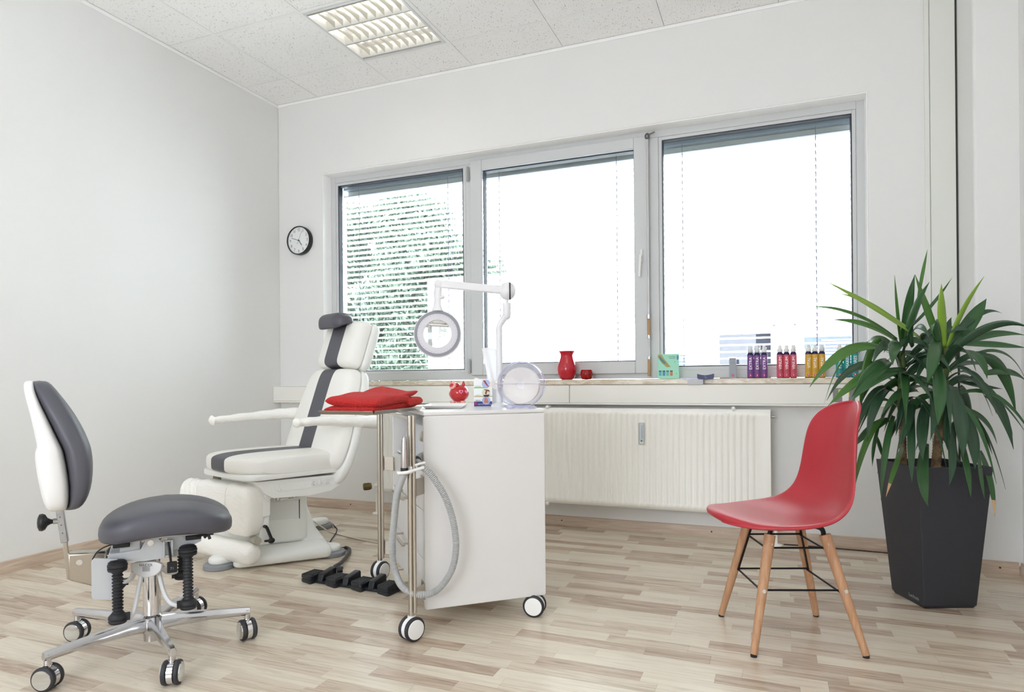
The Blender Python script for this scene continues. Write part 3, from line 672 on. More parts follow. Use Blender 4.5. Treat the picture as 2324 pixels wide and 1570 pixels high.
# backrest profile stations: z, rear x, seam x, front x, half width
BK = [(.925, -.345, -.325, -.300, .03), (.915, -.352, -.324, -.285, .085), (.88, -.348, -.318, -.262, .120), (.82, -.334, -.293, -.223, .150), (.75, -.322, -.266, -.193, .172), (.712, -.315, -.250, -.182, .180), (.704, -.325, -.248, -.180, .181),
      (.66, -.322, -.240, -.175, .186), (.60, -.313, -.233, -.178, .185), (.56, -.306, -.233, -.188, .178), (.53, -.298, -.236, -.202, .160), (.517, -.288, -.242, -.220, .12), (.512, -.276, -.250, -.235, .05)]
def bring(z, xa, xb, hw, e, front):
    ring = []
    for k in range(28):
        t = 2 * PI * k / 28; c_, s_ = math.cos(t), math.sin(t); fx = math.copysign(abs(c_) ** e, c_); fy = math.copysign(abs(s_) ** (e if not front else .6), s_)
        x = (xa + xb) / 2 + fx * (xb - xa) / 2 + (front * .022 * (fy ** 2))
        ring.append((x, fy * hw, z))
    return ring
shell = MB(); shell.loft([bring(z, a, b, hw * .9, .5, 0) for z, a, b, f, hw in BK]); back = obj('backrest_shell', shell, mat('shell_white', (236, 236, 236), .4), st, smooth=180, sub=1); BT = R(7); bx_, by_ = -.262, -.0
back.rotation_euler = (0, 0, BT); back.location = (bx_ - bx_ * math.cos(BT) , -bx_ * math.sin(BT), 0)
padm = MB(); padm.loft([bring(z, b - .004, f + .006, hw * .91, .55, 0) for z, a, b, f, hw in BK]); bpad = obj('backrest_pad', padm, grey_leather, st, smooth=180, sub=1); bpad.rotation_euler = back.rotation_euler; bpad.location = back.location
ps = MB(); ps.bar((-.262, 0, .53), (-.246, 0, .400), .030, .020, (1, 0, 0)); obj('post_sleeve', ps, galv, st, bevel=.002)
pi_ = MB(); pi_.bar((-.2465, 0, .402), (-.234, 0, .280), .022, .013, (1, 0, 0)); obj('post', pi_, steel, st, bevel=.0015)
ho = MB()
for k in range(3): p = Vector((-.262, 0, .53)).lerp(Vector((-.246, 0, .4)), .35 + .2 * k); ho.cyl(p + Vector((-.001, -.0155, 0)), p + Vector((-.001, -.0162, 0)), .0018, n=8)
obj('post_holes', ho, black_plastic, st); st.children[-1]['kind'] = 'stuff'
kn = MB(); kn.lathe([(.006, 0), (.008, .008), (.013, .016), (.024, .022), (.028, .030), (.026, .038), (.014, .043), (0, .044)], (-.275, -.01, .472), (-1, -.15, .02), 24); kb = obj('height_knob', kn, black_plastic, st, smooth=60)
kn = MB(); kn.cyl((-.255, -.006, .471), (-.277, -.01, .472), .009, n=16); obj('knob_spindle', kn, galv, kb)
bp = MB(); bp.prism_y([(-.238, .366), (-.236, .280), (-.130, .232), (-.130, .358)], -.026, .026); obj('backrest_arm', bp, steel, st, bevel=.006)
bt = MB(); bt.lathe([(.009, 0), (.009, .004), (.006, .004), (.006, .006), (0, .006)], (-.205, -.026, .335), (0, -1, 0), 18); obj('bolt', bt, chrome, st)
# grey mechanism plates
g = MB(); g.prism_y([(-.165, .352), (-.158, .362), (-.095, .352), (-.088, .340), (-.100, .228), (-.108, .222), (-.160, .232), (-.165, .240)], -.115, -.110); obj('side_plate', g, grey_paint, st, bevel=.001)
g = MB(); g.prism_y([(-.125, .362), (-.03, .368), (-.012, .405), (.012, .408), (.055, .362), (.06, .332), (-.02, .328), (-.11, .338)], -.092, -.087); pl = obj('tilt_bracket', g, grey_paint, st, bevel=.001)
bt = MB(); bt.lathe([(.0095, 0), (.0095, .002), (.006, .002), (.006, .005), (0, .005)], (-.001, -.092, .386), (0, -1, 0), 20); obj('bolt', bt, chrome, pl)
g = MB(); g.prism_y([(.045, .400), (.075, .415), (.135, .412), (.152, .395), (.150, .372), (.11, .356), (.06, .350)], -.085, -.080); obj('front_bracket', g, grey_paint, st, bevel=.001)
g = MB(); g.prism_y([(-.13, .330), (.10, .325), (.11, .352), (-.12, .362)], -.07, .07); obj('cross_carrier', g, grey_paint, st, bevel=.004)
g = MB(); g.box(-.10, .16, -.10, .10, .398, .407); g.box(-.09, -.03, -.08, .08, .362, .398); g.box(.09, .13, -.06, .06, .352, .398); obj('seat_carrier', g, grey_paint, st, bevel=.003)
g = MB(); g.box(-.108, -.06, -.10, -.05, .382, .3975); g.box(.102, .150, -.10, -.055, .382, .3975); obj('rubber_buffer', g, black_rubber, st, bevel=.003); st.children[-1]['kind'] = 'stuff'
g = MB(); g.tube(bez([(-.165, -.075, .35), (-.150, -.08, .375), (-.12, -.08, .39), (-.07, -.08, .395)], 6), .0022, 8); g.tube(bez([(.015, -.075, .385), (.04, -.08, .400), (.08, -.08, .402), (.11, -.07, .398)], 6), .0028, 8); obj('control_cable', g, black_rubber, st); st.children[-1]['kind'] = 'stuff'
kn = MB(); kn.cyl((.13, -.09, .392), (.17, -.125, .402), .0045, n=10)
for k in range(5): a = 2 * PI * k / 5; kn.bar((.17, -.125, .402), (.17 + .016 * math.cos(a), -.128, .402 + .018 * math.sin(a)), .007, .007)
obj('star_knob', kn, black_plastic, st)
lv = MB(); lv.bar((.05, -.10, .385), (.058, -.112, .318), .008, .006); lv.box(.046, .076, -.120, -.110, .285, .322); obj('lever', lv, black_plastic, st, bevel=.003)
lv = MB(); rim(lv, .035, .065, .335, .392, .006, -.104, -.094); obj('lever_slot', lv, grey_paint, st, bevel=.002)
text('lever_print', '71', .012, ink_grey, st, (.061, -.1206, .30), (R(90), 0, 0), .0002)
# shield plate and rocker bars
g = MB(); oc = [(.052 * math.cos(R(a)), (.038 if a > 180 else .012) * math.sin(R(a)) + (0 if a > 180 else .004)) for a in range(0, 360, 12)]; e1 = Matrix.Rotation(R(-28), 3, 'Z')
shp = Vector((-.010, -.060, .306))
mx0 = Matrix.Translation(shp) @ e1.to_4x4() @ Matrix.Rotation(R(90), 4, 'X')
g.mx = mx0; g.prism([(a, b) for a, b in oc], 0, .012); sp_ = obj('logo_shield', g, mat('cast_silver', (222, 222, 224), .4, .3), st, bevel=.003)
tt_ = text('logo_text', 'HAIDER', .0125, mat('dark_engraving', (96, 96, 98), .5), sp_, shp + e1 @ Vector((0, -.0123, .0035)), Euler((R(90), 0, R(-28))), .0002)
gx = MB(); gx.mx = mx0; gx.prism(rrect(-.011, .013, -.017, -.001, .001, 2), .0122, .0130); obj('logo_square', gx, mat('engraved_patch', (176, 176, 178), .5, .6), sp_)
white_bar = mat('bar_white', (226, 227, 229), .35)
def bend(name, pts, a=.0072): 
    m_ = MB(); m_.tube(bez(pts, 7), a, 10, flat=1.3); return obj(name, m_, white_bar, st)
bend('rocker_bar', [(-.028, -.045, .285), (-.040, -.07, .22), (-.052, -.095, .165), (-.072, -.11, .148), (-.09, -.118, .150)])
bend('rocker_bar', [(.02, -.045, .285), (.035, -.065, .215), (.055, -.085, .178), (.080, -.10, .168), (.098, -.112, .170)])
bend('rocker_bar', [(-.05, -.03, .285), (-.06, .0, .255), (-.075, .03, .238), (-.095, .04, .235)])
bend('rocker_bar', [(.03, -.02, .285), (.045, .0, .262), (.06, .02, .250), (.075, .035, .248)])
def bellow(x, y, zb, zt, r=.0165, caps=True, foot=0):
    prof = [(.012, zb)]; n = int((zt - zb) / .0105); h = (zt - zb) / n
    for k in range(n): z = zb + k * h; prof += [(.012, z + .001), (r, z + h * .35), (r, z + h * .6), (.012, z + h * .95)]
    prof.append((.012, zt)); m_ = MB(); m_.lathe(prof, (x, y, 0), (0, 0, 1), 20); b_ = obj('bellows', m_, black_rubber, st, smooth=50)
    if caps:
        c_ = MB(); c_.lathe([(.018, zt - .004), (.027, zt), (.029, zt + .008), (.026, zt + .0105), (.029, zt + .013), (.029, zt + .02), (.026, zt + .0225), (.027, zt + .026), (.02, zt + .032), (0, zt + .033)], (x, y, 0)); obj('bellows_cap', c_, black_rubber, b_, smooth=50)
    c_ = MB(); c_.lathe([(0, zb - .030), (.024, zb - .029), (.028, zb - .022), (.025, zb - .018), (.028, zb - .014), (.027, zb - .007), (.018, zb + .003), (0, zb + .004)], (x, y, 0)); c_.box(x, x + .034 * foot, y - .012, y + .012, zb - .022, zb - .003) if foot else None
    obj('bellows_foot', c_, black_rubber, b_, smooth=50)
bellow(-.094, -.12, .178, .316, foot=1); bellow(.108, -.115, .188, .338, foot=-1); bellow(-.105, .05, .245, .325, caps=True, foot=1); bellow(.095, .045, .248, .325, foot=-1)
# column and base
c = MB(); c.cyl((0, 0, .10), (0, 0, .32), .0275, n=32); obj('gas_column', c, chrome, st)
c = MB(); c.lathe([(0, .036), (.026, .037), (.027, .056), (.028, .06), (.036, .07), (.040, .095), (.036, .118), (.0285, .124), (.0275, .125)], (0, 0, 0), n=36); hb_ = obj('base_hub', c, mat('chrome_base', (205, 205, 208), .14, 1.0), st, smooth=40)
cst = [((-.273, -.174), 88 - 28), ((.057, -.321), 10 - 28), ((.297, -.062), 42 - 28), ((-.237, .226), 85 - 28), ((.145, .285), 75 - 28)]
for (lx, ly), ca in cst:
    d = Vector((lx, ly, 0)); u = d.normalized(); q = Vector((-u.y, u.x, 0)); m_ = MB(); rings = []
    for t, wd, zt, zb in ((.02, .024, .122, .072), (.06, .021, .121, .072), (.25, .017, .121, .078), (.6, .0145, .118, .086), (1.0, .012, .114, .088), (1.035, .010, .112, .089)):
        c0 = u * (d.length * t); rings.append([tuple(c0 + q * a + Vector((0, 0, b))) for a, b in ((-wd, zb + .006), (-wd * .7, zb), (wd * .7, zb), (wd, zb + .006), (wd, zt - .014), (wd * .55, zt), (-wd * .55, zt), (-wd, zt - .014))])
    m_.loft(rings); lg = obj('base_leg', m_, MATS['chrome_base'], st, smooth=35)
    m_ = MB(); m_.cyl((lx, ly, .070), (lx, ly, .106), .0105, n=16); obj('leg_socket', m_, MATS['chrome_base'], lg)
    caster(st, lx, ly, R(ca), .0365, .050, mat('mirror_disc', (220, 222, 222), .12, .9), chrome, mat('tread_grey', (50, 50, 54), .5), .074)

# ------------------------------------------------------------------ treatment chair
tc_ = thing('treatment_chair', 'white reclining foot-care treatment chair with a grey centre stripe', 'treatment chair', (1.06, -1.07, 0), R(48))
wp = mat('moulded_white', (238, 239, 236), .32)
def rpoly(P, r, n=5):
    out = []; m = len(P); rs = r if isinstance(r, (list, tuple)) else [r] * m
    for i in range(m):
        p = Vector(P[i]).to_2d() if len(P[i]) > 2 else Vector(P[i]); a = (Vector(P[i - 1]) - p).normalized(); b = (Vector(P[(i + 1) % m]) - p).normalized()
        ang = a.angle(b); t = rs[i] / math.tan(ang / 2); p0 = p + a * t; p1 = p + b * t
        for k in range(n + 1):
            s = k / n; out.append(tuple(p0 * (1 - s) ** 2 + p * 2 * s * (1 - s) + p1 * s * s))
    return out
# base
plate = rpoly([(.13, .50), (-.34, .50), (-.34, -.27), (.13, -.27)], .045)
m_ = MB()
def inset(P, d):
    cx = sum(p[0] for p in P) / len(P); cy = sum(p[1] for p in P) / len(P); o_ = []
    for x, y in P: L_ = math.hypot(x - cx, y - cy); o_.append((cx + (x - cx) * (1 - d / L_), cy + (y - cy) * (1 - d / L_)))
    return o_
def stack(P, lv): return [[(x, y, z) for x, y in inset(P, d)] for d, z in lv]
m_.loft(stack(plate, [(.01, .010), (0, .016), (0, .045), (.012, .062), (.04, .072), (.09, .078), (.24, .080)])); obj('base_plate', m_, wp, tc_, smooth=60)
for (px, py, dx, dy) in ((-.40, -.165, .10, .05), (.135, -.185, -.10, .03), (.20, .50, -.10, -.05), (-.40, .46, .1, -.05)):
    m_ = MB(); m_.lathe([(.070, 0), (.074, .003), (.074, .020), (.068, .025), (0, .025)], (px, py, 0), n=36); obj('foot_pad', m_, mat('pad_grey', (140, 143, 147), .6), tc_, smooth=50)
    m_ = MB(); u = Vector((dx, dy, 0)).normalized(); q = Vector((-u.y, u.x, 0)); pts = []
    for k in range(13): a = PI / 2 + PI * k / 12; pts.append(Vector((px, py, 0)) + u * math.cos(a) * .05 + q * math.sin(a) * .05)
    pts = [(p.x, p.y) for p in pts]; pts += [tuple((Vector((px, py, 0)) + u * .16 - q * .055).to_2d()), tuple((Vector((px, py, 0)) + u * .16 + q * .055).to_2d())]
    m_.loft(stack(pts, [(.004, .0255), (0, .030), (0, .046), (.005, .054), (.016, .058), (.04, .060)])); obj('base_foot', m_, wp, tc_, smooth=60)
# column housings
m_ = MB(); A = rpoly([(.10, .30), (-.26, .30), (-.26, -.12), (.10, -.12)], .06)
def poly_at(x0, x1, y0, y1, r, z): return [(x, y, z) for x, y in rrect(x0, x1, y0, y1, r, 5)]
m_.loft([poly_at(-.30, .12, -.13, .36, .07, .07), poly_at(-.26, .085, -.10, .33, .08, .12), poly_at(-.24, .06, -.06, .30, .08, .20), poly_at(-.22, .04, -.04, .28, .07, .26), poly_at(-.21, .02, -.03, .27, .06, .33)]); obj('column_cover', m_, wp, tc_, smooth=60)
m_ = MB(); m_.loft([poly_at(-.215, .015, -.140, .24, .045, .083), poly_at(-.228, .028, -.150, .24, .05, .10), poly_at(-.228, .028, -.150, .24, .05, .30), poly_at(-.215, .018, -.140, .23, .05, .325), poly_at(-.20, .0, -.12, .23, .05, .335)]); ho_ = obj('column_housing', m_, wp, tc_, smooth=60)
m_ = MB(); m_.box(-.19, -.020, -.1525, -.148, .205, .298); obj('service_hatch', m_, mat('hatch_white', (226, 228, 226), .35), ho_, bevel=.003)
m_ = MB(); m_.box(-.0185, -.0155, -.1530, -.149, .20, .30); obj('hatch_gap', m_, black_plastic, ho_)
m_ = MB(); m_.box(-.19, .02, -.06, .2, .06, .0745); obj('column_skirt', m_, mat('skirt_grey', (176, 180, 178), .5), tc_)
# everything above the column swivels together: built in the seat's own axes, 18 degrees round from the base
TOP0 = set(bpy.data.objects)
def inset2(P, d): return inset(P, d)
m_ = MB(); m_.prism_y([(-.175, .322), (.05, .338), (.08, .36), (.08, .40), (-.18, .40), (-.20, .35)], -.212, .212); br = obj('tilt_frame', m_, wp, tc_, bevel=.008)
capm = mat('cap_grey', (172, 174, 168), .5); fy = -.213
for cx, cz in ((-.160, .333), (-.036, .343)): m_ = MB(); m_.cyl((cx, fy, cz), (cx, fy - .003, cz), .011, n=18); obj('cap', m_, capm, br)
m_ = MB(); rim(m_, -.143, -.121, .325, .347, .0012, fy - .0015, fy + .0005); rim(m_, -.074, -.053, .330, .352, .0012, fy - .0015, fy + .0005); m_.box(-.118, -.078, fy - .0015, fy + .0005, .336, .3372); m_.box(-.118, -.078, fy - .0015, fy + .0005, .342, .3432)
for k in range(6): a = R(60 + k * 30); m_.box(-.132 + .007 * math.cos(a) - .001, -.132 + .007 * math.cos(a) + .001, fy - .0015, fy + .0005, .335 + .007 * math.sin(a), .337 + .007 * math.sin(a))
m_.bar((-.070, fy - .0005, .334), (-.058, fy - .0005, .348), .001, .0012, (0, 1, 0)); m_.bar((-.070, fy - .0005, .348), (-.058, fy - .0005, .334), .001, .0012, (0, 1, 0))
o = obj('position_symbols', m_, ink_dark, br, smooth=0); o['kind'] = 'stuff'
m_ = MB(); CY = .236
m_.prism_y(rpoly([(-.250, .434), (.216, .424), (.200, .372), (.145, .345), (.02, .335), (-.165, .345), (-.205, .372)], [.006, .008, .03, .04, .1, .03, .03]), -CY, CY); ca = obj('seat_casing', m_, wp, tc_, bevel=.016, seg=4)
m_ = MB(); ri = rpoly([(-.158, .416), (.168, .414), (.164, .376), (-.152, .374)], .018); m_.loft([[(x, -CY - .0001, z) for x, z in ri], [(x, -CY - .0022, z) for x, z in ri], [(x, -CY - .0022, z) for x, z in inset(ri, .005)], [(x, -CY + .0006, z) for x, z in inset(ri, .007)]], cap=False); obj('badge_recess', m_, wp, ca, smooth=30)
text('raised_lettering', 'RUCK', .036, wp, ca, (.088, -CY, .395), (R(90), R(.5), 0), .0055, sx=1.12, bold=.0004)
m_ = MB(); m_.prism_y([(-.140, .410), (-.114, .410), (-.112, .379), (-.123, .379)], -CY - .0028, -CY + .001); m_.prism_y([(-.143, .384), (-.131, .402), (-.126, .379), (-.141, .379)], -CY - .0028, -CY + .001); obj('raised_emblem', m_, wp, ca, bevel=.0006); ca.children[-1]['kind'] = 'stuff'
SR = rpoly([(.250, -.256), (.215, .26), (-.350, .275), (-.300, -.256)], [.07, .07, .11, .09], 8)
m_ = MB(); m_.loft(stack(SR, [(.03, .437), (.004, .440), (0, .446), (.001, .454), (.0, .461), (.005, .467), (.03, .469)])); obj('seat_rim', m_, wp, tc_, smooth=50)
m_ = MB(); m_.prism(rpoly([(-.20, -.16), (-.262, .18), (-.10, .20), (-.10, -.17)], .012), .398, .436); obj('front_box', m_, wp, tc_, bevel=.004)
m_ = MB(); m_.prism(rpoly([(-.272, .185), (-.285, .225), (-.24, .225), (-.235, .185)], .003), .404, .436); obj('frame_end', m_, mat('olive_metal', (132, 128, 108), .4, .5), tc_)
def sx0(y): return -.343 - .080 * y + .09 * (abs(y) / .26) ** 3.6
def sx1(y): return .275 - .05 * (abs(y) / .25) ** 4 - .04 * y
for a, b, nm, mm in ((-.258, -.0705, 'seat_cushion', white_leather), (-.07, .07, 'seat_stripe', grey_leather), (.0705, .268, 'seat_cushion', white_leather)):
    pad(None, a, b, .262 if b < .1 else .272, sx0, sx1, .458, .556, e=.40, ny=18 if nm == 'seat_cushion' else 6, nx=48, pe=9, pz=4.5, crown=.004, m=mm, name=nm, parent=tc_, sideshrink=.35)
ang = math.atan(.33); Bo = Vector((.195, 0, .469)); Bd = Vector((math.sin(ang), 0, math.cos(ang))); Bn = Vector((-math.cos(ang), 0, math.sin(ang)))
def bmap(p): return tuple(Bo + Bd * p[0] + Bn * p[2] + Vector((0, p[1], 0)))
def hwid(s): return .310 - .072 * max(0, (s - .12) / .4) ** 1.3 if s > .12 else .310 - .03 * ((.12 - s) / .2) ** 2
def back_pad(y0f, y1f, s0, s1, t0, t1, hw, name, m, ny=12):
    mb = MB(); rings = []; ns = 36
    for i in range(ns + 1):
        q = -math.cos(PI * i / ns); es = max(0.0, 1 - abs(q) ** 9) ** (1 / 3.); s = s0 + (s1 - s0) * (q + 1) / 2; W_ = hw(s) * (.76 + .24 * max(0, 1 - abs(q) ** 8) ** .5); top = []; bot = []
        for j in range(ny + 1):
            y = y0f + (y1f - y0f) * j / ny; yy = max(-1, min(1, y / W_)); ey = max(0, 1 - abs(yy) ** 4.5) ** (1 / 2.5); y = max(-W_, min(W_, y))
            th = (t1 - t0) * (.10 + .90 * es * ey); top.append(bmap((s, y, t0 + th))); bot.append(bmap((s, y, t0)))
        rings.append(top + bot[::-1])
    mb.loft(rings); return obj(name, mb, m, tc_, smooth=60)
for nm, s0, s1, hw in (('backrest', -.035, .522, hwid), ('headrest', .528, .80, lambda s: .206)):
    g_ = .0004
    back_pad(-.34, -.070 - g_, s0, s1, .022, .100, hw, nm + '_cushion', white_leather, 20)
    back_pad(-.070, .070, s0, s1, .022, .1004, hw, nm + '_stripe', grey_leather, 8)
    back_pad(.070 + g_, .34, s0, s1, .022, .100, hw, nm + '_cushion', white_leather, 20)
    mb = MB(); rings = []; s0b = s0 - .06 * (nm == 'backrest')
    for i in range(25):
        q = -math.cos(PI * i / 24); s = s0b + (s1 - s0b) * (q + 1) / 2; e_ = max(.02, 1 - abs(q) ** 6) ** (1 / 3); W_ = (hw(s) + .006) * (.80 + .20 * max(0, 1 - abs(q) ** 8) ** .5); ring = []
        for k in range(28): t = 2 * PI * k / 28; c_, s_ = math.cos(t), math.sin(t); ring.append(bmap((s, math.copysign(abs(s_) ** .4, s_) * W_, -.012 + math.copysign(abs(c_) ** .6, c_) * .042 * e_)))
        rings.append(ring)
    mb.loft(rings); obj(nm + '_shell', mb, wp, tc_, smooth=60)
m_ = MB(); m_.bar(bmap((.46, 0, -.03)), bmap((.60, 0, -.03)), .06, .016, (1, 0, 0)); obj('headrest_bracket', m_, galv, tc_)
m_ = MB(); rings = []
for i in range(17):
    y = -.112 + .25 * i / 16; e_ = max(.55, 1 - abs((y - .013) / .127) ** 8); ring = []
    for k in range(28):
        t = 2 * PI * k / 28; c_, s_ = math.cos(t), math.sin(t)
        x = .318 - .062 * e_ * math.copysign(abs(c_) ** .75, c_) + (.018 * max(0, -c_) if s_ < 0 else 0); z = 1.240 + (.056 if s_ > 0 else .052) * e_ * math.copysign(abs(s_) ** .8, s_) * (1 if s_ > 0 else max(.25, c_ * .9 + .25))
        ring.append((x, y, z))
    rings.append(ring)
m_.loft(rings); obj('neck_roll', m_, grey_leather, tc_, smooth=60)
film = film_mat()
def arm(name, pts, r, knob=0):
    m_ = MB(); P = bez(pts, 8); n_ = len(P); rr_ = []
    for i in range(n_): t = i / (n_ - 1); rr_.append(r[0] * (1 - t) + r[1] * t + .0016 * math.sin(t * 37) + knob * math.exp(-((t - .06) / .05) ** 2)); 
    rr_[0] *= .45; rr_[1] *= .9; m_.tube(P, rr_, 20, flat=1.3); return obj(name, m_, film, tc_, smooth=60)
arm('armrest', [(-.082, -.285, .708), (-.02, -.285, .712), (.10, -.285, .712), (.22, -.285, .702), (.33, -.28, .694), (.41, -.27, .690)], (.018, .037), .004)
arm('armrest', [(-.275, .30, .708), (-.20, .30, .712), (-.02, .30, .722), (.12, .295, .729), (.24, .285, .728)], (.015, .034), .010)
def roll(name, a, b, rx, rz, e, lump, up=(0, 0, 1), seed=1, n=36, m=40, wr=0):
    a = Vector(a); b = Vector(b); d = (b - a).normalized(); sd = d.cross(Vector(up)).normalized(); u = sd.cross(d); rings = []
    for i in range(m + 1):
        t = .5 - .5 * math.cos(PI * i / m); q = abs(2 * t - 1); s = max(.04, max(.0, 1 - q ** 16) ** .35); c_ = a.lerp(b, t); ring = []
        for k in range(n):
            th = 2 * PI * k / n; cc, ss = math.cos(th), math.sin(th); w_ = 1 + lump * math.sin(5 * th + 7 * t) * math.sin(t * 17) + wr * math.exp(-(t / .22) ** 2) * math.sin(th * 9 + 30 * t * math.sin(th * 3))
            ring.append(tuple(c_ + sd * math.copysign(abs(cc) ** e, cc) * rx * s * w_ + u * math.copysign(abs(ss) ** e, ss) * rz * s * w_))
        rings.append(ring)
    m_ = MB(); m_.loft(rings); return obj(name, m_, film, tc_, smooth=70)
up_ = roll('leg_rest', (-.236, -.215, .287), (-.330, .235, .292), .060, .124, .5, .010, wr=.014)
roll('loose_film_end', (-.325, .215, .33), (-.375, .33, .335), .060, .075, .9, .05)
m_ = MB(); c0 = Vector((-.27, -.06, .289)); m_.tube([tuple(c0 + Vector((-.0625, 0, 0)) * math.copysign(abs(math.cos(t)) ** .5, math.cos(t)) + Vector((0, 0, .1255)) * math.copysign(abs(math.sin(t)) ** .5, math.sin(t))) for t in [2 * PI * k / 48 for k in range(48)]], .0022, 6, closed=True); obj('film_hem', m_, film, up_)
lo_ = roll('foot_roll', (-.252, -.225, .083), (-.375, .235, .098), .050, .054, 1, .014, wr=.02)
m_ = MB(); m_.prism_y(rrect(-.215, -.165, .255, .378, .012), -.205, -.185); obj('leg_hinge', m_, wp, tc_, bevel=.004)
m_ = MB(); m_.bar((-.188, -.19, .26), (-.20, -.20, .12), .012, .042, (1, 0, 0)); fl_ = obj('foot_link', m_, wp, tc_, bevel=.003); m_ = MB(); m_.cyl((-.24, -.17, .15), (-.24, -.232, .15), .018, n=20); obj('pivot_disc', m_, mat('olive_grey', (170, 168, 154), .5), fl_)
m_ = MB(); m_.bar((-.193, -.222, .208), (-.172, -.228, .148), .012, .019, (0, 1, 0)); m_.ball((-.172, -.228, .140), .017, .012, .014); m_.cyl((-.198, -.205, .210), (-.196, -.229, .210), .008, n=14); m_.bar((-.205, -.222, .142), (-.172, -.228, .140), .010, .010, (0, 1, 0)); obj('clamp_lever', m_, black_plastic, tc_, bevel=.003)
for o in bpy.data.objects:
    if o not in TOP0 and o.parent == tc_: o.location = (-.080, -.049, 0); o.rotation_euler = (0, 0, R(18))

# ------------------------------------------------------------------ trolley
TA = 41.5; TO = (2.28, -1.85)
def tw(p):                                            # trolley-top coordinates to the room
    c_, s_ = math.cos(R(TA)), math.sin(R(TA)); return (TO[0] + p[0] * c_ - p[1] * s_, TO[1] + p[0] * s_ + p[1] * c_, p[2])
tr_ = thing('trolley', 'white wheeled equipment trolley with steel posts and pull-out drawers', 'trolley', (*TO, 0), R(TA))
lac = mat('white_lacquer', (222, 221, 220), .3, coat=.3)
def rb(name, x0, x1, y0, y1, z0, z1, m, par, bev=.004, seg=3): return obj(name, MB().box(x0, x1, y0, y1, z0, z1), m, par, bevel=bev, seg=seg)
m_ = MB(); m_.prism_y(rrect(0, .475, .08, .785, [.008, .008, .008, .008], 3), 0, .018); obj('side_panel', m_, lac, tr_, bevel=.003)
m_ = MB(); m_.prism_y(rrect(0, .475, .08, .785, [.008, .008, .008, .008], 3), .682, .70); obj('side_panel', m_, lac, tr_, bevel=.003)
rb('top_panel', 0, .475, 0, .70, .7855, .80, lac, tr_, .005)
rb('bottom_panel', .015, .46, .0185, .6815, .082, .098, lac, tr_); rb('back_panel', .455, .468, .0185, .6815, .099, .785, lac, tr_)
rb('niche_floor', .02, .45, .0185, .6815, .585, .598, lac, tr_)
for z0, z1 in ((.100, .254), (.258, .432), (.436, .583)):
    dr = rb('drawer_front', .002, .020, .0195, .6805, z0, z1, lac, tr_, .002)
    hz = z0 + .012 if z1 < .5 else z0 - .03 + .03
    hz = {.100: .110, .258: .245 + .018, .436: .445}[z0]
    h = MB(); h.bar((-.035, .235, hz), (-.035, .475, hz), .012, .008); h.cyl((.002, .265, hz), (-.034, .265, hz), .0045, n=12); h.cyl((.002, .445, hz), (-.034, .445, hz), .0045, n=12); obj('handle', h, steel, dr, bevel=.001)
# device in the niche
dv = thing('footcare_device', 'grey rotary tool device with round knob sitting in the trolley niche', 'device', (*tw((.03, .05, 0))[:2], .5985), R(TA))
m_ = MB(); m_.prism_y([(0, 0), (.03, .13), (.10, .165), (.36, .165), (.36, 0)], .0, .56); obj('housing', m_, mat('device_grey', (205, 208, 212), .35), dv, bevel=.004)
m_ = MB(); m_.bar((.006, .22, .092), (.022, .22, .092), .001, .001); 
m_ = MB(); ax = Vector((-.974, 0, .224)); m_.lathe([(.022, 0), (.021, .014), (.017, .018), (0, .019)], (.021, .17, .092), ax, 26); kb = obj('speed_knob', m_, steel, dv, smooth=40)
m_ = MB(); m_.bar((.022, .27, .085), (.022, .36, .085), .003, .035, (.224, 0, .974)); obj('display', m_, mat('display_dark', (58, 66, 84), .15), dv)
m_ = MB(); m_.cyl((.008, .33, .028), (-.030, .33, .028), .016, n=20); m_.cyl((.010, .10, .03), (-.045, -.02, .03), .015, n=20); obj('hose_port', m_, mat('port_grey', (188, 188, 186), .4), dv, smooth=40); dv.children[-1]['kind'] = 'stuff'
# posts, hinge plates, casters
for i, (px, py) in enumerate(((-.06, -.052), (-.06, .702))):
    m_ = MB(); m_.cyl((px, py, .088), (px, py, .792), .0105, n=24); obj('post', m_, steel, tr_)
    m_ = MB(); m_.cyl((px + .010, py - .016 * (1 if i == 0 else 1), .10), (px + .010, py - .016, .792), .0065, n=18); obj('post_rail', m_, steel, tr_)
    m_ = MB(); m_.lathe([(.0125, 0), (.0125, .004), (.010, .006)], (px, py, .787)); obj('post_collar', m_, steel, tr_)
    for z0, z1 in ((.118, .178), (.503, .564)):
        ys = (.0, .03) if i == 0 else (.64, .70)
        h = MB(); h.bar((px + .012, py + (.004 if i == 0 else -.006), (z0 + z1) / 2), (.004, (.008 if i == 0 else .670), (z0 + z1) / 2), .003, z1 - z0); h.box(-.0015, .001, ys[0] + .004, ys[1] + .03 * (1 if i == 0 else 0), z0, z1)
        hp = obj('hinge_plate', h, steel, tr_, bevel=.0006)
        h = MB(); h.cyl((px + .016, py + .002, z0 - .004), (px + .016, py + .002, z1 + .004), .005, n=12); obj('hinge_pin', h, mat('dark_steel', (70, 70, 72), .4, .8), hp)
m_ = MB(); m_.bar((-.06, -.052, .782), (-.06, .702, .782), .010, .014); obj('frame_rail', m_, steel, tr_, bevel=.001)
wd_ = mat('caster_white', (240, 240, 238), .4); wt_ = mat('caster_tread', (48, 49, 54), .5)
for (cx, cy, ca, tz) in ((-.060, -.052, 136, .09), (-.060, .702, 150, .09), (.432, -.0 + .014, 75, .085), (.432, .66, 75, .085)):
    caster(tr_, cx, cy, R(ca - (TA - 21.88)), .0425, .05, wd_, wd_, wt_, tz, stem_r=.009)
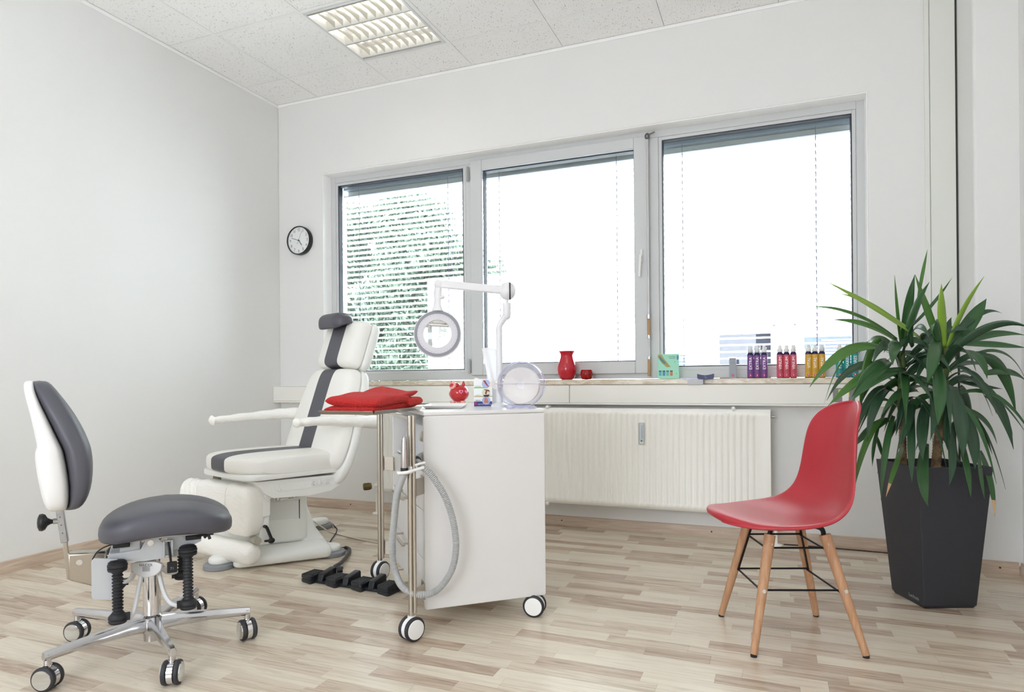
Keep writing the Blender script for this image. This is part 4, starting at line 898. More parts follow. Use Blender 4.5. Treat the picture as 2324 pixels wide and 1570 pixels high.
# folding tray with red towel
ta = thing('tray', 'brushed steel tray on the trolley posts under the red towel', 'tray', (*tw((-.2, -.156, 0))[:2], .803), 0)
p0, p1, p2 = Vector(tw((-.2, -.156, 0))), Vector(tw((-.372, -.022, 0))), Vector(tw((.027, .135, 0)))
eu = (p1 - p0); ev = (p2 - p0); p3 = ev + eu
m_ = MB()
fl = [Vector((0, 0, 0)), ev, p3, eu]; cen = p3 / 2
def sc(v_, k, z): w_ = cen + (v_ - cen) * k; return (w_.x, w_.y, z)
m_.loft([[sc(q, .93, -.0005) for q in fl], [sc(q, .93, .0008) for q in fl]]); obj('tray_floor', m_, steel, ta)
for i in range(4):
    a, b = fl[i], fl[(i + 1) % 4]; k0 = .985; A = cen + (a - cen) * k0; B = cen + (b - cen) * k0; A1 = a.lerp(b, .02); B1 = b.lerp(a, .02)
    m_ = MB(); q = [sc(A, .945, -.0015), sc(B, .945, -.0015), (B1.x, B1.y, .0105), (A1.x, A1.y, .0105)]
    m_.loft([q, [(x, y, z + .0012) for x, y, z in q]]); obj('rim', m_, steel, ta, smooth=0)
# towel: folded layers as lofted sheets
tm = towel_mat()
to_ = thing('towel', 'folded red terry towel lying on the steel tray', 'towel', (*(p0 + p3 / 2).to_2d(), .8045), 0)
u_ = ev.normalized(); v_ = eu.normalized()
def layer(u0, u1, v0, v1, z0, th, lift, seed, nu=30, nv=14, fold=True):
    rr_ = random.Random(seed); ph = [rr_.uniform(0, 6) for _ in range(6)]; rings = []
    for i in range(nu + 1):
        t = -1 + 2 * i / nu; e_ = max(.06, 1 - abs(t) ** 6) ** .5; uu = (u0 + u1) / 2 + t * (u1 - u0) / 2; ring = []
        for k in range(nv * 2):
            a = 2 * PI * k / (nv * 2); cc, ss = math.cos(a), math.sin(a); vv = (v0 + v1) / 2 + math.copysign(abs(cc) ** .4, cc) * (v1 - v0) / 2 * (.96 + .04 * e_)
            w_ = .35 * math.sin(uu * 22 + ph[0]) * math.sin(vv * 17 + ph[1]) + .25 * math.sin(uu * 41 + vv * 19 + ph[2])
            zz = z0 + th / 2 + math.copysign(abs(ss) ** .55, ss) * th / 2 * e_ * (1 + (w_ if ss > 0 else 0) * .35) + lift(uu, vv)
            p = u_ * uu + v_ * vv; ring.append((p.x, p.y, max(zz, .001)))
        rings.append(ring)
    m_ = MB(); m_.loft(rings); return m_
Lu, Lv = ev.length, eu.length
base_l = obj('lower_fold', layer(-Lu * .43, Lu * .46, -Lv * .44, Lv * .47, 0, .032, lambda u, v: .004 * math.sin(u * 14), 1), tm, to_, smooth=70)
obj('middle_fold', layer(-Lu * .42, Lu * .28, -Lv * .47, Lv * .46, .018, .040, lambda u, v: .007 * math.sin(u * 13 + 1) + .13 * max(0, v - .02) - .03 * max(0, u), 2), tm, to_, smooth=70)
obj('upper_fold', layer(-Lu * .10, Lu * .47, -Lv * .44, Lv * .42, .036, .026, lambda u, v: .15 * max(0, u - .02) + .010 * math.sin(v * 30) - .05 * max(0, v), 3), tm, to_, smooth=70)
obj('rolled_edge', layer(Lu * .18, Lu * .50, -Lv * .50, -Lv * .30, .012, .030, lambda u, v: .03 * max(0, u), 4), tm, to_, smooth=70)
# handpiece + hose
hp_ = thing('handpiece', 'silver rotary handpiece standing in a white holder on the trolley post', 'handpiece', tw((-.085, -.075, .60)), R(TA))
m_ = MB(); m_.lathe([(.0, .122), (.006, .121), (.0085, .116), (.0095, .109), (.0105, .095), (.0125, .06), (.0130, .03), (.0130, .012)], (0, 0, 0), n=28); obj('body', m_, mat('satin_silver', (200, 196, 194), .25, 1.0), hp_, smooth=50)
m_ = MB(); m_.lathe([(.0135, .0), (.0135, .012)], (0, 0, 0)); obj('ring', m_, black_rubber, hp_); m_ = MB(); m_.lathe([(.010, -.012), (.0115, 0)], (0, 0, 0)); obj('coupling', m_, steel, hp_)
hd = thing('handpiece_holder', 'white clip-on holder bracket around the front trolley post', 'holder', tw((-.06, -.052, .60)), R(TA))
m_ = MB(); m_.tube(bez([(-.048, -.022, -.004), (-.045, -.040, -.004), (-.015, -.040, -.002), (.01, -.028, .002), (.045, -.016, .008)], 5), .0055, 10, flat=.7); m_.tube([(-.02 + .017 * math.cos(R(a)) - .005, -.022 + .017 * math.sin(R(a)), -.006) for a in range(0, 360, 30)], .0035, 8, closed=True); m_.tube(bez([(.012, -.024, .018), (.03, -.018, .022), (.05, -.010, .024)], 5), .0045, 8)
obj('clip_arm', m_, white_plastic, hd, smooth=60)
m_ = MB(); m_.lathe([(.0145, -.012), (.0165, -.010), (.0165, .012), (.0145, .014)], (0, 0, 0), cap=False); obj('clamp', m_, white_plastic, hd)
hs_ = thing('suction_hose', 'grey corrugated suction hose looping down in front of the trolley', 'hose', tw((.0, -.06, .17)), 0)
pth = bez([(-.03, .05, .628), (-.035, -.02, .631), (-.018, -.055, .610), (.017, -.062, .573), (.065, -.062, .492), (.094, -.062, .394), (.100, -.062, .300), (.078, -.062, .222), (.024, -.062, .166), (-.040, -.066, .163), (-.085, -.015, .180), (-.100, .055, .225), (-.105, .080, .300), (-.102, .050, .40), (-.100, .0, .50), (-.092, -.045, .56), (-.085, -.075, .592)], 60)
# resample evenly, then ridges
acc = [0]
for i in range(1, len(pth)): acc.append(acc[-1] + (pth[i] - pth[i - 1]).length)
tot = acc[-1]; step = .0031; n = int(tot / step); P = []; j = 0
for i in range(n + 1):
    s = i * tot / n
    while j < len(acc) - 2 and acc[j + 1] < s: j += 1
    t = (s - acc[j]) / max(1e-9, acc[j + 1] - acc[j]); p = pth[j].lerp(pth[j + 1], t); P.append(Vector(tw(p)) - Vector(hs_.location))
m_ = MB(); m_.tube(P, [.0130 if i % 2 else .0102 for i in range(len(P))], 14); obj('corrugated_tube', m_, mat('hose_grey', (176, 177, 176), .45), hs_, smooth=20)
m_ = MB(); q = Vector(tw((-.034, -.035, .628))) - Vector(hs_.location); m_.lathe([(.0145, -.006), (.017, -.004), (.017, .005), (.0145, .007)], q, Vector(tw((.2, -.8, -.25))) - Vector(tw((0, 0, 0))), 22, cap=False); obj('cuff', m_, black_rubber, hs_)

# ------------------------------------------------------------------ things on the trolley top
ZT = .80
def top_thing(name, label, cat, x, y, rz=0, z=ZT): return thing(name, label, cat, tw((x, y, z)), R(21.88) + rz)
di = top_thing('dish', 'shallow white rectangular dish on the trolley beside the towel', 'dish', .165, .33)
m_ = MB(); fz = [(1.0, .012), (.86, .0), (.80, .0), (.80, .003), (.96, .0115), (1.0, .014)]
m_.loft([[(x * k, y * k, z) for x, y in rrect(-.085, .085, -.125, .125, .012, 4)] for k, z in ((.80, 0), (.88, .002), (1.0, .012), (.985, .0135), (.86, .004), (.80, .003))]); obj('bowl', m_, mat('glazed_white', (245, 245, 243), .15, coat=.4), di, smooth=50)
pg = top_thing('piggy_bank', 'glossy red ceramic piggy bank with pink snout and hearts', 'piggy bank', .300, .62, R(-12))
cer = mat('red_ceramic', (190, 24, 34), .12, coat=.6); pink = mat('pink_ceramic', (232, 160, 152), .2, coat=.5); pk2 = mat('pink_heart', (236, 130, 160), .2, coat=.5)
m_ = MB(); m_.ball((0, 0, .052), .046, .044, .041, 32, 20); body = obj('body', m_, cer, pg, smooth=180)
m_ = MB(); m_.ball((-.018, -.010, .088), .026, .024, .016, 24, 14); obj('head', m_, cer, pg, smooth=180)
m_ = MB(); ax = Vector((-.42, -.85, .30)).normalized(); m_.lathe([(.0175, 0), (.0190, .004), (.0190, .013), (.0165, .0165), (0, .0175)], (-.019, -.014, .086), ax, 28); sn = obj('snout', m_, pink, pg, smooth=60)
m_ = MB(); sdv = ax.cross(Vector((0, 0, 1))).normalized(); upv = sdv.cross(ax); cc_ = Vector((-.019, -.014, .086)) + ax * .0172
for s in (-1, 1): m_.bar(cc_ + sdv * s * .005 - upv * .001, cc_ + sdv * s * .005 + upv * .006, .002, .002)
obj('nostrils', m_, mat('nostril_dark', (60, 24, 24), .5), sn); sn.children[-1]['kind'] = 'stuff'
for s, x in ((1, .022), (-1, -.036)):
    m_ = MB(); m_.loft([[(x + dx * k, -.002 + dy * k, .082 + h_ + (.0)) for dx, dy in ((-.013, 0), (0, -.007), (.013, 0), (0, .007))] for k, h_ in ((1, 0), (.95, .012), (.6, .022), (.1, .028))]); obj('ear', m_, cer, pg, sub=2)
for x in (-.026, .0, .022):
    m_ = MB(); m_.lathe([(.0, 0), (.0125, .001), (.0130, .008), (.0115, .018)], (x, -.014 + .012 * (x == 0), .0)); obj('foot', m_, pink, pg, smooth=60)
m_ = MB(); m_.lathe([(.0125, 0), (.0130, .008), (.0115, .018)], (.012, .018, 0)); obj('foot', m_, pink, pg, smooth=60)
def heart(sz, n=20):
    return [(sz * 16 * math.sin(t) ** 3 / 16, sz * (13 * math.cos(t) - 5 * math.cos(2 * t) - 2 * math.cos(3 * t) - math.cos(4 * t)) / 16) for t in [2 * PI * k / n for k in range(n)]]
def on_ball(az, el, pts, mm, name, lift=.0006):
    d = Vector((math.cos(el) * math.cos(az), math.cos(el) * math.sin(az), math.sin(el))); e1 = Vector((-math.sin(az), math.cos(az), 0)); e2 = d.cross(e1); m_ = MB(); vs = []
    def prj(x, y, k):
        v = (d + e1 * x / .045 + e2 * y / .042).normalized(); return (v.x * (.046 + k), v.y * (.044 + k), .052 + v.z * (.041 + k))
    m_.loft([[prj(x, y, -.001) for x, y in pts], [prj(x, y, lift) for x, y in pts], [prj(x * .5, y * .5, lift + .0006) for x, y in pts]]); obj(name, m_, mm, body, smooth=60)
on_ball(R(-62), R(12), heart(.0105), pk2, 'heart'); on_ball(R(-62), R(12), [(x, y - .0005) for x, y in heart(.0045)], mat('heart_dark', (120, 14, 26), .2), 'heart', .0016); on_ball(R(-25), R(10), heart(.011), pk2, 'heart'); on_ball(R(-165), R(-5), heart(.010), pk2, 'heart')
m_ = MB(); m_.lathe([(.010, 0), (.0105, .06), (.0105, .072), (.008, .078), (.008, .09), (.009, .094), (0, .0945)], (0, 0, 0), n=24)
tb = top_thing('cream_tube', 'slim white cream dispenser bottle with red band beside the carton', 'bottle', .347, .49); obj('body', (lambda q: (q.lathe([(.0105, 0), (.011, .003), (.011, .088)], (0, 0, 0), n=24), q)[-1])(MB()), mat('bottle_white', (240, 238, 240), .35), tb)
obj('cap', (lambda q: (q.lathe([(.0112, .0885), (.0112, .118), (.0095, .123), (0, .1235)], (0, 0, 0), n=24), q)[-1])(MB()), white_plastic, tb)
obj('red_band', (lambda q: (q.lathe([(.0112, .026), (.0112, .031)], (0, 0, 0), n=24, cap=False), q)[-1])(MB()), ink_red, tb)
for i, (zz, ss) in enumerate(((.072, 'med'), (.050, '1'), (.016, 'ml'))): text('print', ss, .007 if i != 1 else .012, ink_grey if i != 1 else ink_red, tb, (0, -.0113, zz), (R(90), 0, 0), .0001)
# carton with three pictured faces
bx = top_thing('product_carton', 'white carton with three round pictures and a blue band', 'box', .345, .385, R(4))
m_ = MB(); m_.box(-.040, .040, -.0, .05, 0, .118); obj('carton', m_, mat('carton_white', (240, 240, 240), .5), bx, bevel=.001)
m_ = MB(); m_.box(-.0395, .0385, -.0008, -.0001, .0, .0205); obj('blue_band', m_, mat('band_blue', (50, 66, 132), .5), bx)
m_ = MB(); m_.box(-.0395, .020, -.0008, -.0001, .078, .082); obj('green_band', m_, mat('band_green', (110, 190, 104), .5), bx)
m_ = MB(); m_.box(-.0395, .0395, -.0008, -.0001, .040, .044); obj('olive_band', m_, mat('band_olive', (176, 172, 128), .5), bx)
for zc, cm, sh in ((.097, (176, 186, 226), 0), (.058, (222, 214, 190), 1), (.026, (168, 178, 226), 2)):
    m_ = MB(); m_.lathe([(.0180, 0), (.0180, .0006)], (.013, -.0009 + .0, zc - (0 if sh != 2 else .002)), (0, -1, 0), 30); pc = obj('picture', m_, mat('disc_%d' % sh, cm, .5), bx)
    m_ = MB(); y0, y1 = -.0025, -.0016
    if sh == 0: m_.prism_y([(-.002, zc + .016), (.006, zc + .016), (.020, zc - .006), (.028, zc - .014), (.020, zc - .013), (.008, zc + .0)], y0, y1); mm = mat('skin_tone', (190, 120, 100), .6)
    elif sh == 1: m_.prism_y([(0, zc + .016), (.026, zc + .012), (.029, zc + .004), (.018, zc + .008), (.014, zc - .008), (.008, zc - .004), (.012, zc + .010)], y0, y1); mm = mat('bark_print', (120, 74, 60), .6)
    else: m_.prism_y([(.004, zc - .004 - .008), (.006, zc + .008), (.012, zc + .012), (.018, zc + .006), (.024, zc - .012)], y0, y1); mm = MATS['skin_tone']
    obj('motif', m_, mm, pc)
    if sh == 1: m_ = MB(); m_.prism_y([(-.001, zc - .010), (.028, zc - .008), (.022, zc - .0175), (.006, zc - .0175)], -.0033, -.0026); obj('motif', m_, mat('bowl_print', (66, 44, 38), .6), pc)
    if sh == 0: m_ = MB(); m_.prism_y([(.004, zc + .014), (.009, zc + .014), (.022, zc - .009), (.017, zc - .006)], -.0033, -.0026); obj('motif', m_, mat('plum_print', (110, 50, 84), .6), pc)
text('caption', 'INNOVATION AUS TRADITION', .0055, ink_white, bx, (.006, -.001, .008), (R(90), 0, 0), .0003, sx=.75)
text('caption', 'REFLEX', .0065, mat('caption_navy', (40, 46, 90), .5), bx, (-.022, -.001, .0245), (R(90), 0, 0), .0003, sx=1)
text('caption', 'NATURAL', .006, MATS['band_green'], bx, (-.022, -.001, .0855), (R(90), 0, 0), .0003); text('caption', 'HERBAL', .006, MATS['band_olive'], bx, (-.022, -.001, .0475), (R(90), 0, 0), .0003)
m_ = MB(); m_.box(-.037, -.029, -.0016, -.0009, .006, .018); obj('emblem', m_, mat('emblem_pink', (206, 40, 110), .5), bx)
# spray bottle behind
sb = top_thing('spray_bottle', 'white foam bottle with dark printed name behind the carton', 'bottle', .430, .498)
m_ = MB(); m_.lathe([(.020, 0), (.021, .003), (.021, .150), (.018, .163), (.012, .171), (.011, .173)], (0, 0, 0), n=30); obj('body', m_, MATS['bottle_white'], sb, smooth=40)
m_ = MB(); m_.lathe([(.0115, .1735), (.0115, .190), (.007, .195), (.006, .203), (0, .2035)], (0, 0, 0), n=24); obj('cap', m_, white_plastic, sb)
text('name_print', 'uresan', .0125, mat('slate_print', (96, 96, 120), .5), sb, (-.001, -.0218, .143), (R(90), 0, 0), .0002, sx=.9); text('name_print', 'hautschaum', .005, ink_grey, sb, (-.001, -.0218, .132), (R(90), 0, 0), .0002)
m_ = MB(); m_.box(-.006, .012, -.0222, -.0196, .112, .121); obj('red_tab', m_, ink_red, sb); m_ = MB(); m_.box(-.019, -.007, -.0216, -.017, .104, .110); obj('ochre_tab', m_, mat('ochre', (204, 150, 70), .5), sb)
# tissues
tk = top_thing('tissue_box', 'low white tissue box with a tall tissue pulled up, behind the dispenser', 'tissue box', .402, .423, R(0))
m_ = MB(); m_.box(-.034, .036, -.0, .045, 0, .075); obj('box', m_, mat('tissue_carton', (232, 233, 238), .6), tk, bevel=.002)
m_ = MB(); rings = []
for i in range(15):
    z = .074 + .172 * i / 14; t = i / 14; ring = []
    for k in range(11):
        s = -1 + k / 5; w_ = .030 - .010 * t + (.008 if t > .6 else 0) * 0
        ring.append((s * (.022 + .028 * t - .016 * t * t) + .004 - .018 * t + .006 * math.sin(t * 3), .022 + .010 * math.sin(s * 4 + t * 3) * (1 - .4 * t) + .003 * math.sin(s * 9 + t * 5), z + .010 * (1 - s * s) * t + .008 * t * s * (-1 if s < 0 else -.2)))
    rings.append(ring)
m_.loft(rings, cap=False, closed=False); obj('tissue', m_, mat('tissue_paper', (246, 247, 250), .9), tk, solid=.0012, smooth=80)
# dispenser: two clear drum shells with a paper roll inside
dp = top_thing('tissue_dispenser', 'round clear plastic dispenser holding a large white paper roll', 'dispenser', .436, .146, R(-6))
dz = .095; ro = .092; D0, D1 = -.055, .075
m_ = MB(); m_.lathe([(ro - .002, -.001), (ro, .0), (ro, .098), (ro - .002, .099)], (0, -.055, dz), (0, 1, 0), 64, cap=False)
obj('drum_shell', m_, clear_m, dp, smooth=60, solid=.0015)
m_ = MB(); m_.lathe([(.0, 0), (ro, 0)], (0, -.0565, dz), (0, 1, 0), 64, cap=False); obj('front_cover', m_, clear_m, dp, solid=.0012); m_ = MB(); m_.lathe([(.0, 0), (ro, 0)], (0, .0455, dz), (0, 1, 0), 64, cap=False); obj('back_cover', m_, clear_m, dp, solid=.0012)
m_ = MB(); m_.tube([(ro * math.cos(R(a)), -.0575, dz + ro * math.sin(R(a))) for a in range(0, 360, 6)], .0016, 8, closed=True); m_.tube([(ro * math.cos(R(a)),   .0465, dz + ro * math.sin(R(a))) for a in range(0, 360, 6)], .0014, 8, closed=True); obj('rim_bead', m_, mat('clear_bead', (226, 226, 248), .1, trans=.6), dp)
m_ = MB(); m_.lathe([(.017, 0), (.071, 0), (.0725, .0015), (.0725, .085), (.071, .0865), (.017, .0865), (.0168, 0)], (.001, -.048, dz - .004), (0, 1, 0), 56, cap=False); pr2 = obj('paper_roll', m_, mat('roll_paper', (240, 236, 230), .9), dp, smooth=40)
m_ = MB(); m_.lathe([(.0165, 0), (.0165, .08)], (.001, -.047, dz - .004), (0, 1, 0), 30); obj('roll_core', m_, mat('core_white', (252, 250, 246), .8), pr2)
m_ = MB(); m_.box(-.06, -.030, -.050, .04, .0005, .003); m_.box(.030, .06, -.050, .04, .0005, .003); m_.box(-.06, .055, -.052, -.046, .003, .012); obj('stand_foot', m_, MATS['clear_bead'], dp); dp.children[-1]['kind'] = 'stuff'
m_ = MB(); m_.box(-ro - .004, ro + .004, -.0580, -.0566, dz + .002, dz + .0045); m_.box(-ro - .012, -ro + .004, -.060, .048, dz + .001, dz + .005); m_.box(ro - .006, ro + .006, -.060, .048, dz + .001, dz + .005); obj('joint_strip', m_, MATS['clear_bead'], dp); dp.children[-1]['kind'] = 'stuff'
m_ = MB(); m_.tube(bez([(-ro, .01, dz + .004), (-ro - .015, .01, dz - .004), (-ro - .026, .0, dz + .002), (-ro - .034, -.005, dz + .010)], 6), [.016] * 19, 12, flat=.10); obj('paper_end', m_, MATS['roll_paper'], dp)

# ------------------------------------------------------------------ magnifier lamp
ml = thing('magnifier_lamp', 'white articulated magnifier lamp with ring lens rising from the trolley', 'lamp', (2.394, -1.41, .80), 0)
lw = mat('lamp_white', (222, 222, 225), .35)
def LW(x, y, z): return (x - 2.394, y + 1.41, z - .80)
pole_x, pole_y = 2.394, -1.41
m_ = MB(); m_.lathe([(.036, 0), (.036, .010), (.014, .018), (.0125, .02)], (0, 0, 0)); obj('foot', m_, lw, ml, smooth=40)
m_ = MB(); m_.tube([LW(pole_x, pole_y, .81), LW(pole_x, pole_y, 1.135), LW(pole_x + .006, pole_y + .003, 1.150), LW(pole_x + .026, pole_y + .010, 1.180)], .0132, 20); obj('pole', m_, lw, ml, smooth=50)
m_ = MB(); m_.tube([LW(2.419, -1.400, 1.172), LW(2.423, -1.398, 1.178), LW(2.425, -1.398, 1.190), LW(2.425, -1.397, 1.235)], [.013, .0165, .0175, .0175], 22); obj('socket', m_, lw, ml, smooth=50)
m_ = MB(); m_.cyl(LW(2.425, -1.397, 1.236), LW(2.425, -1.397, 1.250), .007, n=14); m_.ball(LW(2.428, -1.396, 1.285), .036, .030, .038, 24, 16); jn = obj('elbow_joint', m_, lw, ml, smooth=60)
m_ = MB(); rr0 = Vector((.928, .373, 0)); c0 = Vector(LW(2.428, -1.396, 1.285)); m_.lathe([(.0365, -.003), (.0372, 0), (.0365, .003)], c0 + rr0 * .010, rr0, 28); obj('joint_ring', m_, mat('dark_steel', (70, 70, 72)), jn)
m_ = MB(); a_ = Vector(LW(2.160, -1.504, 1.318)); b_ = Vector(LW(2.405, -1.405, 1.290)); m_.bar(a_, b_, .024, .033); obj('arm', m_, lw, ml, bevel=.005)
m_ = MB(); m_.bar(a_ - (b_ - a_).normalized() * .018 + Vector((0, 0, .004)), a_ + (b_ - a_).normalized() * .02 + Vector((0, 0, .004)), .012, .012); m_.ball(a_ + Vector((0, 0, -.002)), .019, .015, .020, 20, 12); obj('arm_end', m_, lw, ml, smooth=60)
cR = Vector(LW(2.155, -1.506, 1.108)); nR = Vector((.42, -.90, .06)).normalized()
m_ = MB(); P = [Vector(LW(2.158, -1.503, 1.305)), Vector(LW(2.156, -1.504, 1.275)), Vector(LW(2.156, -1.505, 1.25)), cR + Vector((0, 0, .118)), cR + Vector((0, 0, .097))]; m_.tube(P, [.016, .019, .015, .0175, .026], 20, flat=.7); yk = obj('yoke', m_, lw, ml, smooth=60)
m_ = MB(); m_.ball(LW(2.170, -1.499, 1.262), .016, .012, .009, 16, 10); obj('wing_screw', m_, lw, yk)
m_ = MB(); m_.lathe([(.0585, -.014), (.088, -.016), (.099, -.010), (.1005, 0), (.0995, .009), (.096, .0125), (.058, .0125), (.0575, -.012), (.0585, -.014)], cR, nR, 64, cap=False); rg = obj('ring_housing', m_, lw, ml, smooth=40)
m_ = MB(); m_.lathe([(.084, .0126), (.0845, .0136), (.0955, .0136), (.096, .0126)], cR, nR, 64, cap=False); obj('dark_ring', m_, mat('ring_grey', (138, 139, 148), .35), rg)
m_ = MB(); m_.lathe([(.0595, .0126), (.060, .0133), (.0835, .0133), (.084, .0126)], cR, nR, 64, cap=False); obj('diffuser_ring', m_, mat('ring_pale', (206, 205, 210), .45), rg)
m_ = MB(); prof = []
for k in range(9): r_ = .0575 * k / 8; prof.append((r_, .0095 - .0085 * (r_ / .0575) ** 2))
prof = prof + [(r_, -z) for r_, z in prof[::-1]]; m_.lathe(prof, cR, nR, 48, cap=False)
lens = obj('lens', m_, mat('lens_glass', (.98, .99, .99), .0, trans=1.0, ior=1.52), ml, smooth=50)
m_ = MB(); sR = nR.orthogonal().normalized(); tR = nR.cross(sR)
for k in range(36): a = 2 * PI * k / 36; p = cR + nR * .0136 + (sR * math.cos(a) + tR * math.sin(a)) * .079; m_.lathe([(.0022, 0), (.0022, .0005)], p, nR, 8)
o = obj('led_dots', m_, mat('led_dot', (186, 186, 192), .4), rg); o['kind'] = 'stuff'

# ------------------------------------------------------------------ foot pedal with cord
pd = thing('foot_pedal', 'black four-pad foot control on the floor in front of the trolley', 'foot control', (1.447, -1.542, 0), R(-3))
rub = mat('pedal_rubber', (34, 36, 40), .5); pbk = mat('pedal_black', (30, 33, 38), .35)
m_ = MB(); m_.box(.03, .47, .028, .085, .002, .014); m_.box(.0, .49, .05, .075, .0, .010); obj('base_bar', m_, pbk, pd, bevel=.003)
for k in range(4):
    x = .000 + k * .140
    m_ = MB(); m_.loft(stack(rpoly([(x, .02), (x + .072, .0), (x + .078, .105), (x + .006, .105)], .012), [(.003, 0), (0, .003), (0, .014), (.003, .016), (.003, .019), (0, .021), (0, .033), (.004, .037), (.03, .038)])); pp = obj('pedal', m_, pbk, pd, smooth=30)
    m_ = MB()
    for q in range(8): m_.box(x + .010, x + .068, .016 + q * .011, .021 + q * .011, .037, .0395)
    obj('tread_ribs', m_, rub, pp); pp.children[-1]['kind'] = 'stuff'
    if k < 3:
        m_ = MB(); m_.prism_x([(.02, .012), (.032, .045), (.115, .058), (.122, .050), (.122, .010)], x + .092, x + .122); obj('divider', m_, pbk, pd, bevel=.004)
m_ = MB(); m_.cyl((.125, .118, .040), (.145, .135, .042), .014, n=18); obj('cord_socket', m_, pbk, pd)
def cable(name, label, pts, r, mm, cat='cable', n=10):
    P = bez(pts, 8); o_ = Vector((P[0].x, P[0].y, 0)); t_ = thing(name, label, cat, o_); m_ = MB(); m_.tube([p - o_ for p in P], r, n); obj('sheath', m_, mm, t_, smooth=80); return t_
cable('pedal_cord', 'thick black cord end curving up from the foot control', [(1.585, -1.405, .043), (1.56, -1.39, .040), (1.509, -1.353, .03), (1.469, -1.247, .018), (1.400, -1.098, .014), (1.345, -1.010, .012), (1.312, -.985, .012), (1.296, -.979, .011)], .0095, mat('cord_black', (44, 40, 42), .5))
cable('thin_cord', 'thin black cord wriggling across the floor behind the treatment chair', [(1.285, -.968, .0075), (1.276, -.952, .0045), (1.23, -.975, .004), (1.167, -.947, .004), (1.109, -.862, .004), (1.06, -.77, .004), (1.030, -.705, .0115), (.985, -.64, .006), (.958, -.600, .004), (.905, -.55, .004), (.862, -.510, .006)], .0034, MATS['cord_black'])
cable('mains_cable', 'long pale mains cable running over the floor towards the trolley', [(.790, -.735, .088), (.825, -.700, .070), (.872, -.712, .068), (.930, -.720, .045), (.968, -.695, .010), (1.018, -.701, .0045), (1.184, -.757, .0045), (1.364, -.802, .0045), (1.494, -.848, .0045), (1.62, -.90, .0045), (1.80, -1.0, .0045)], .0042, mat('cable_pale', (206, 196, 184), .5))
cable('wall_cable', 'thin dark cable lying along the baseboard beside the planter', [(3.50, -.075, .004), (3.62, -.07, .004), (3.76, -.072, .004), (3.9, -.075, .004), (4.02, -.08, .004)], .0035, mat('cable_dark', (70, 50, 44), .5))

# ------------------------------------------------------------------ red shell chair
rc = thing('red_chair', 'red plastic shell chair with splayed beech legs beside the planter', 'chair', (3.499, -1.417, 0), R(20.5))
SH = [((-.268, .432), (-.250, .075, .424)), ((-.271, .442), (-.232, .120, .425)), ((-.262, .449), (-.204, .160, .426)), ((-.232, .447), (-.170, .192, .427)), ((-.16, .434), (-.115, .216, .430)), ((-.08, .420), (-.06, .232, .434)), ((.00, .412), (.01, .236, .442)), ((.07, .412), (.065, .232, .455)), ((.125, .425), (.105, .225, .485)),
      ((.162, .455), (.125, .215, .525)), ((.185, .505), (.135, .205, .575)), ((.198, .570), (.140, .195, .630)), ((.206, .64), (.146, .185, .690)), ((.213, .705), (.156, .172, .742)), ((.222, .755), (.175, .150, .782)), ((.233, .795), (.200, .115, .806)), ((.243, .818), (.222, .065, .822)), ((.248, .826), (.240, .02, .8275))]
m_ = MB(); nq = 12; rows_ = []
for (cx, cz), (ex, ey, ez) in SH:
    row = []
    for j in range(-nq, nq + 1):
        t = j / nq; a = abs(t); b = a ** 2.3; row.append((cx + (ex - cx) * b, ey * math.copysign(a ** .92, t), cz + (ez - cz) * b))
    # rolled rim
    low = cx < .1
    for s, ed in ((1, -1), (-1, 0)):
        e = row[-1] if s == 1 else row[0]; r2 = (e[0] - .004 * 0, e[1] + s * .006, e[2] - .007) if low else (e[0] + .007, e[1] + s * .004, e[2] - .002)
        row = row + [r2] if s == 1 else [r2] + row
    rows_.append(row)
m_.loft(rows_, cap=False, closed=False); sh_ = obj('seat_shell', m_, red_plastic, rc, smooth=80, solid=.0075); su = sh_.modifiers.new('u', 'SUBSURF'); su.levels = 2; su.render_levels = 2; sh_.modifiers.move(1, 0)
feet = {(-1, -1): (-.181, -.182), (1, -1): (.180, -.188), (-1, 1): (-.179, .185), (1, 1): (.180, .185)}
tops = {}
for (sx, sy), (fx, fy) in feet.items():
    tx, ty, tz = (-.098 if sx < 0 else .086), sy * .108, .382
    tops[(sx, sy)] = (tx, ty, tz); a = Vector((fx, fy, .008)); b = Vector((tx, ty, tz)); m_ = MB(); m_.tube([a, a.lerp(b, .5), b], [.0115, .0155, .0185], 20); lg = obj('leg', m_, wood_leg, rc, smooth=40)
    m_ = MB(); m_.cyl((fx, fy, 0), (fx, fy, .009), .0105, n=16); obj('foot_cap', m_, black_plastic, lg)
    out = Vector((sx * .25, sy, 0)).normalized()
    for tt in (.53, .93):
        p = a.lerp(b, tt) + Vector((0, sy * .014, 0)); m_ = MB(); m_.lathe([(.0065, 0), (.0065, .0035), (.003, .0035), (.003, .0025), (0, .0025)], p, (0, sy, .2), 16); obj('bolt', m_, chrome, lg)
    inn = Vector((-sx * .3, -sy, 0)).normalized() * .019
    m_ = MB(); m_.bar(a.lerp(b, .50) + inn, b + inn + Vector((0, 0, -.01)), .016, .004, (sx, 0, 0)); br_ = obj('leg_bracket', m_, black_metal, rc)
    m_ = MB(); m_.tube(bez([b + Vector((0, 0, -.02)) + inn * .3, b + Vector((-sx * .004, -sy * .006, .012)), b + Vector((-sx * .02, -sy * .01, .024)), Vector((tx - sx * .055, ty - sy * .02, .408))], 5), .0085, 10, flat=.5); obj('mount_arm', m_, black_metal, rc)
def lp(k, z): f_, t_ = feet[k], tops[k]; q = z / t_[2]; v = Vector((f_[0] + (t_[0] - f_[0]) * q, f_[1] + (t_[1] - f_[1]) * q, z)); return v + Vector((-k[0] * .008, -k[1] * .018, 0))
for sy in (-1, 1):
    for z in (.200, .335):
        m_ = MB(); m_.cyl(lp((-1, sy), z), lp((1, sy), z), .0035, n=10); obj('cross_wire', m_, black_metal, rc)
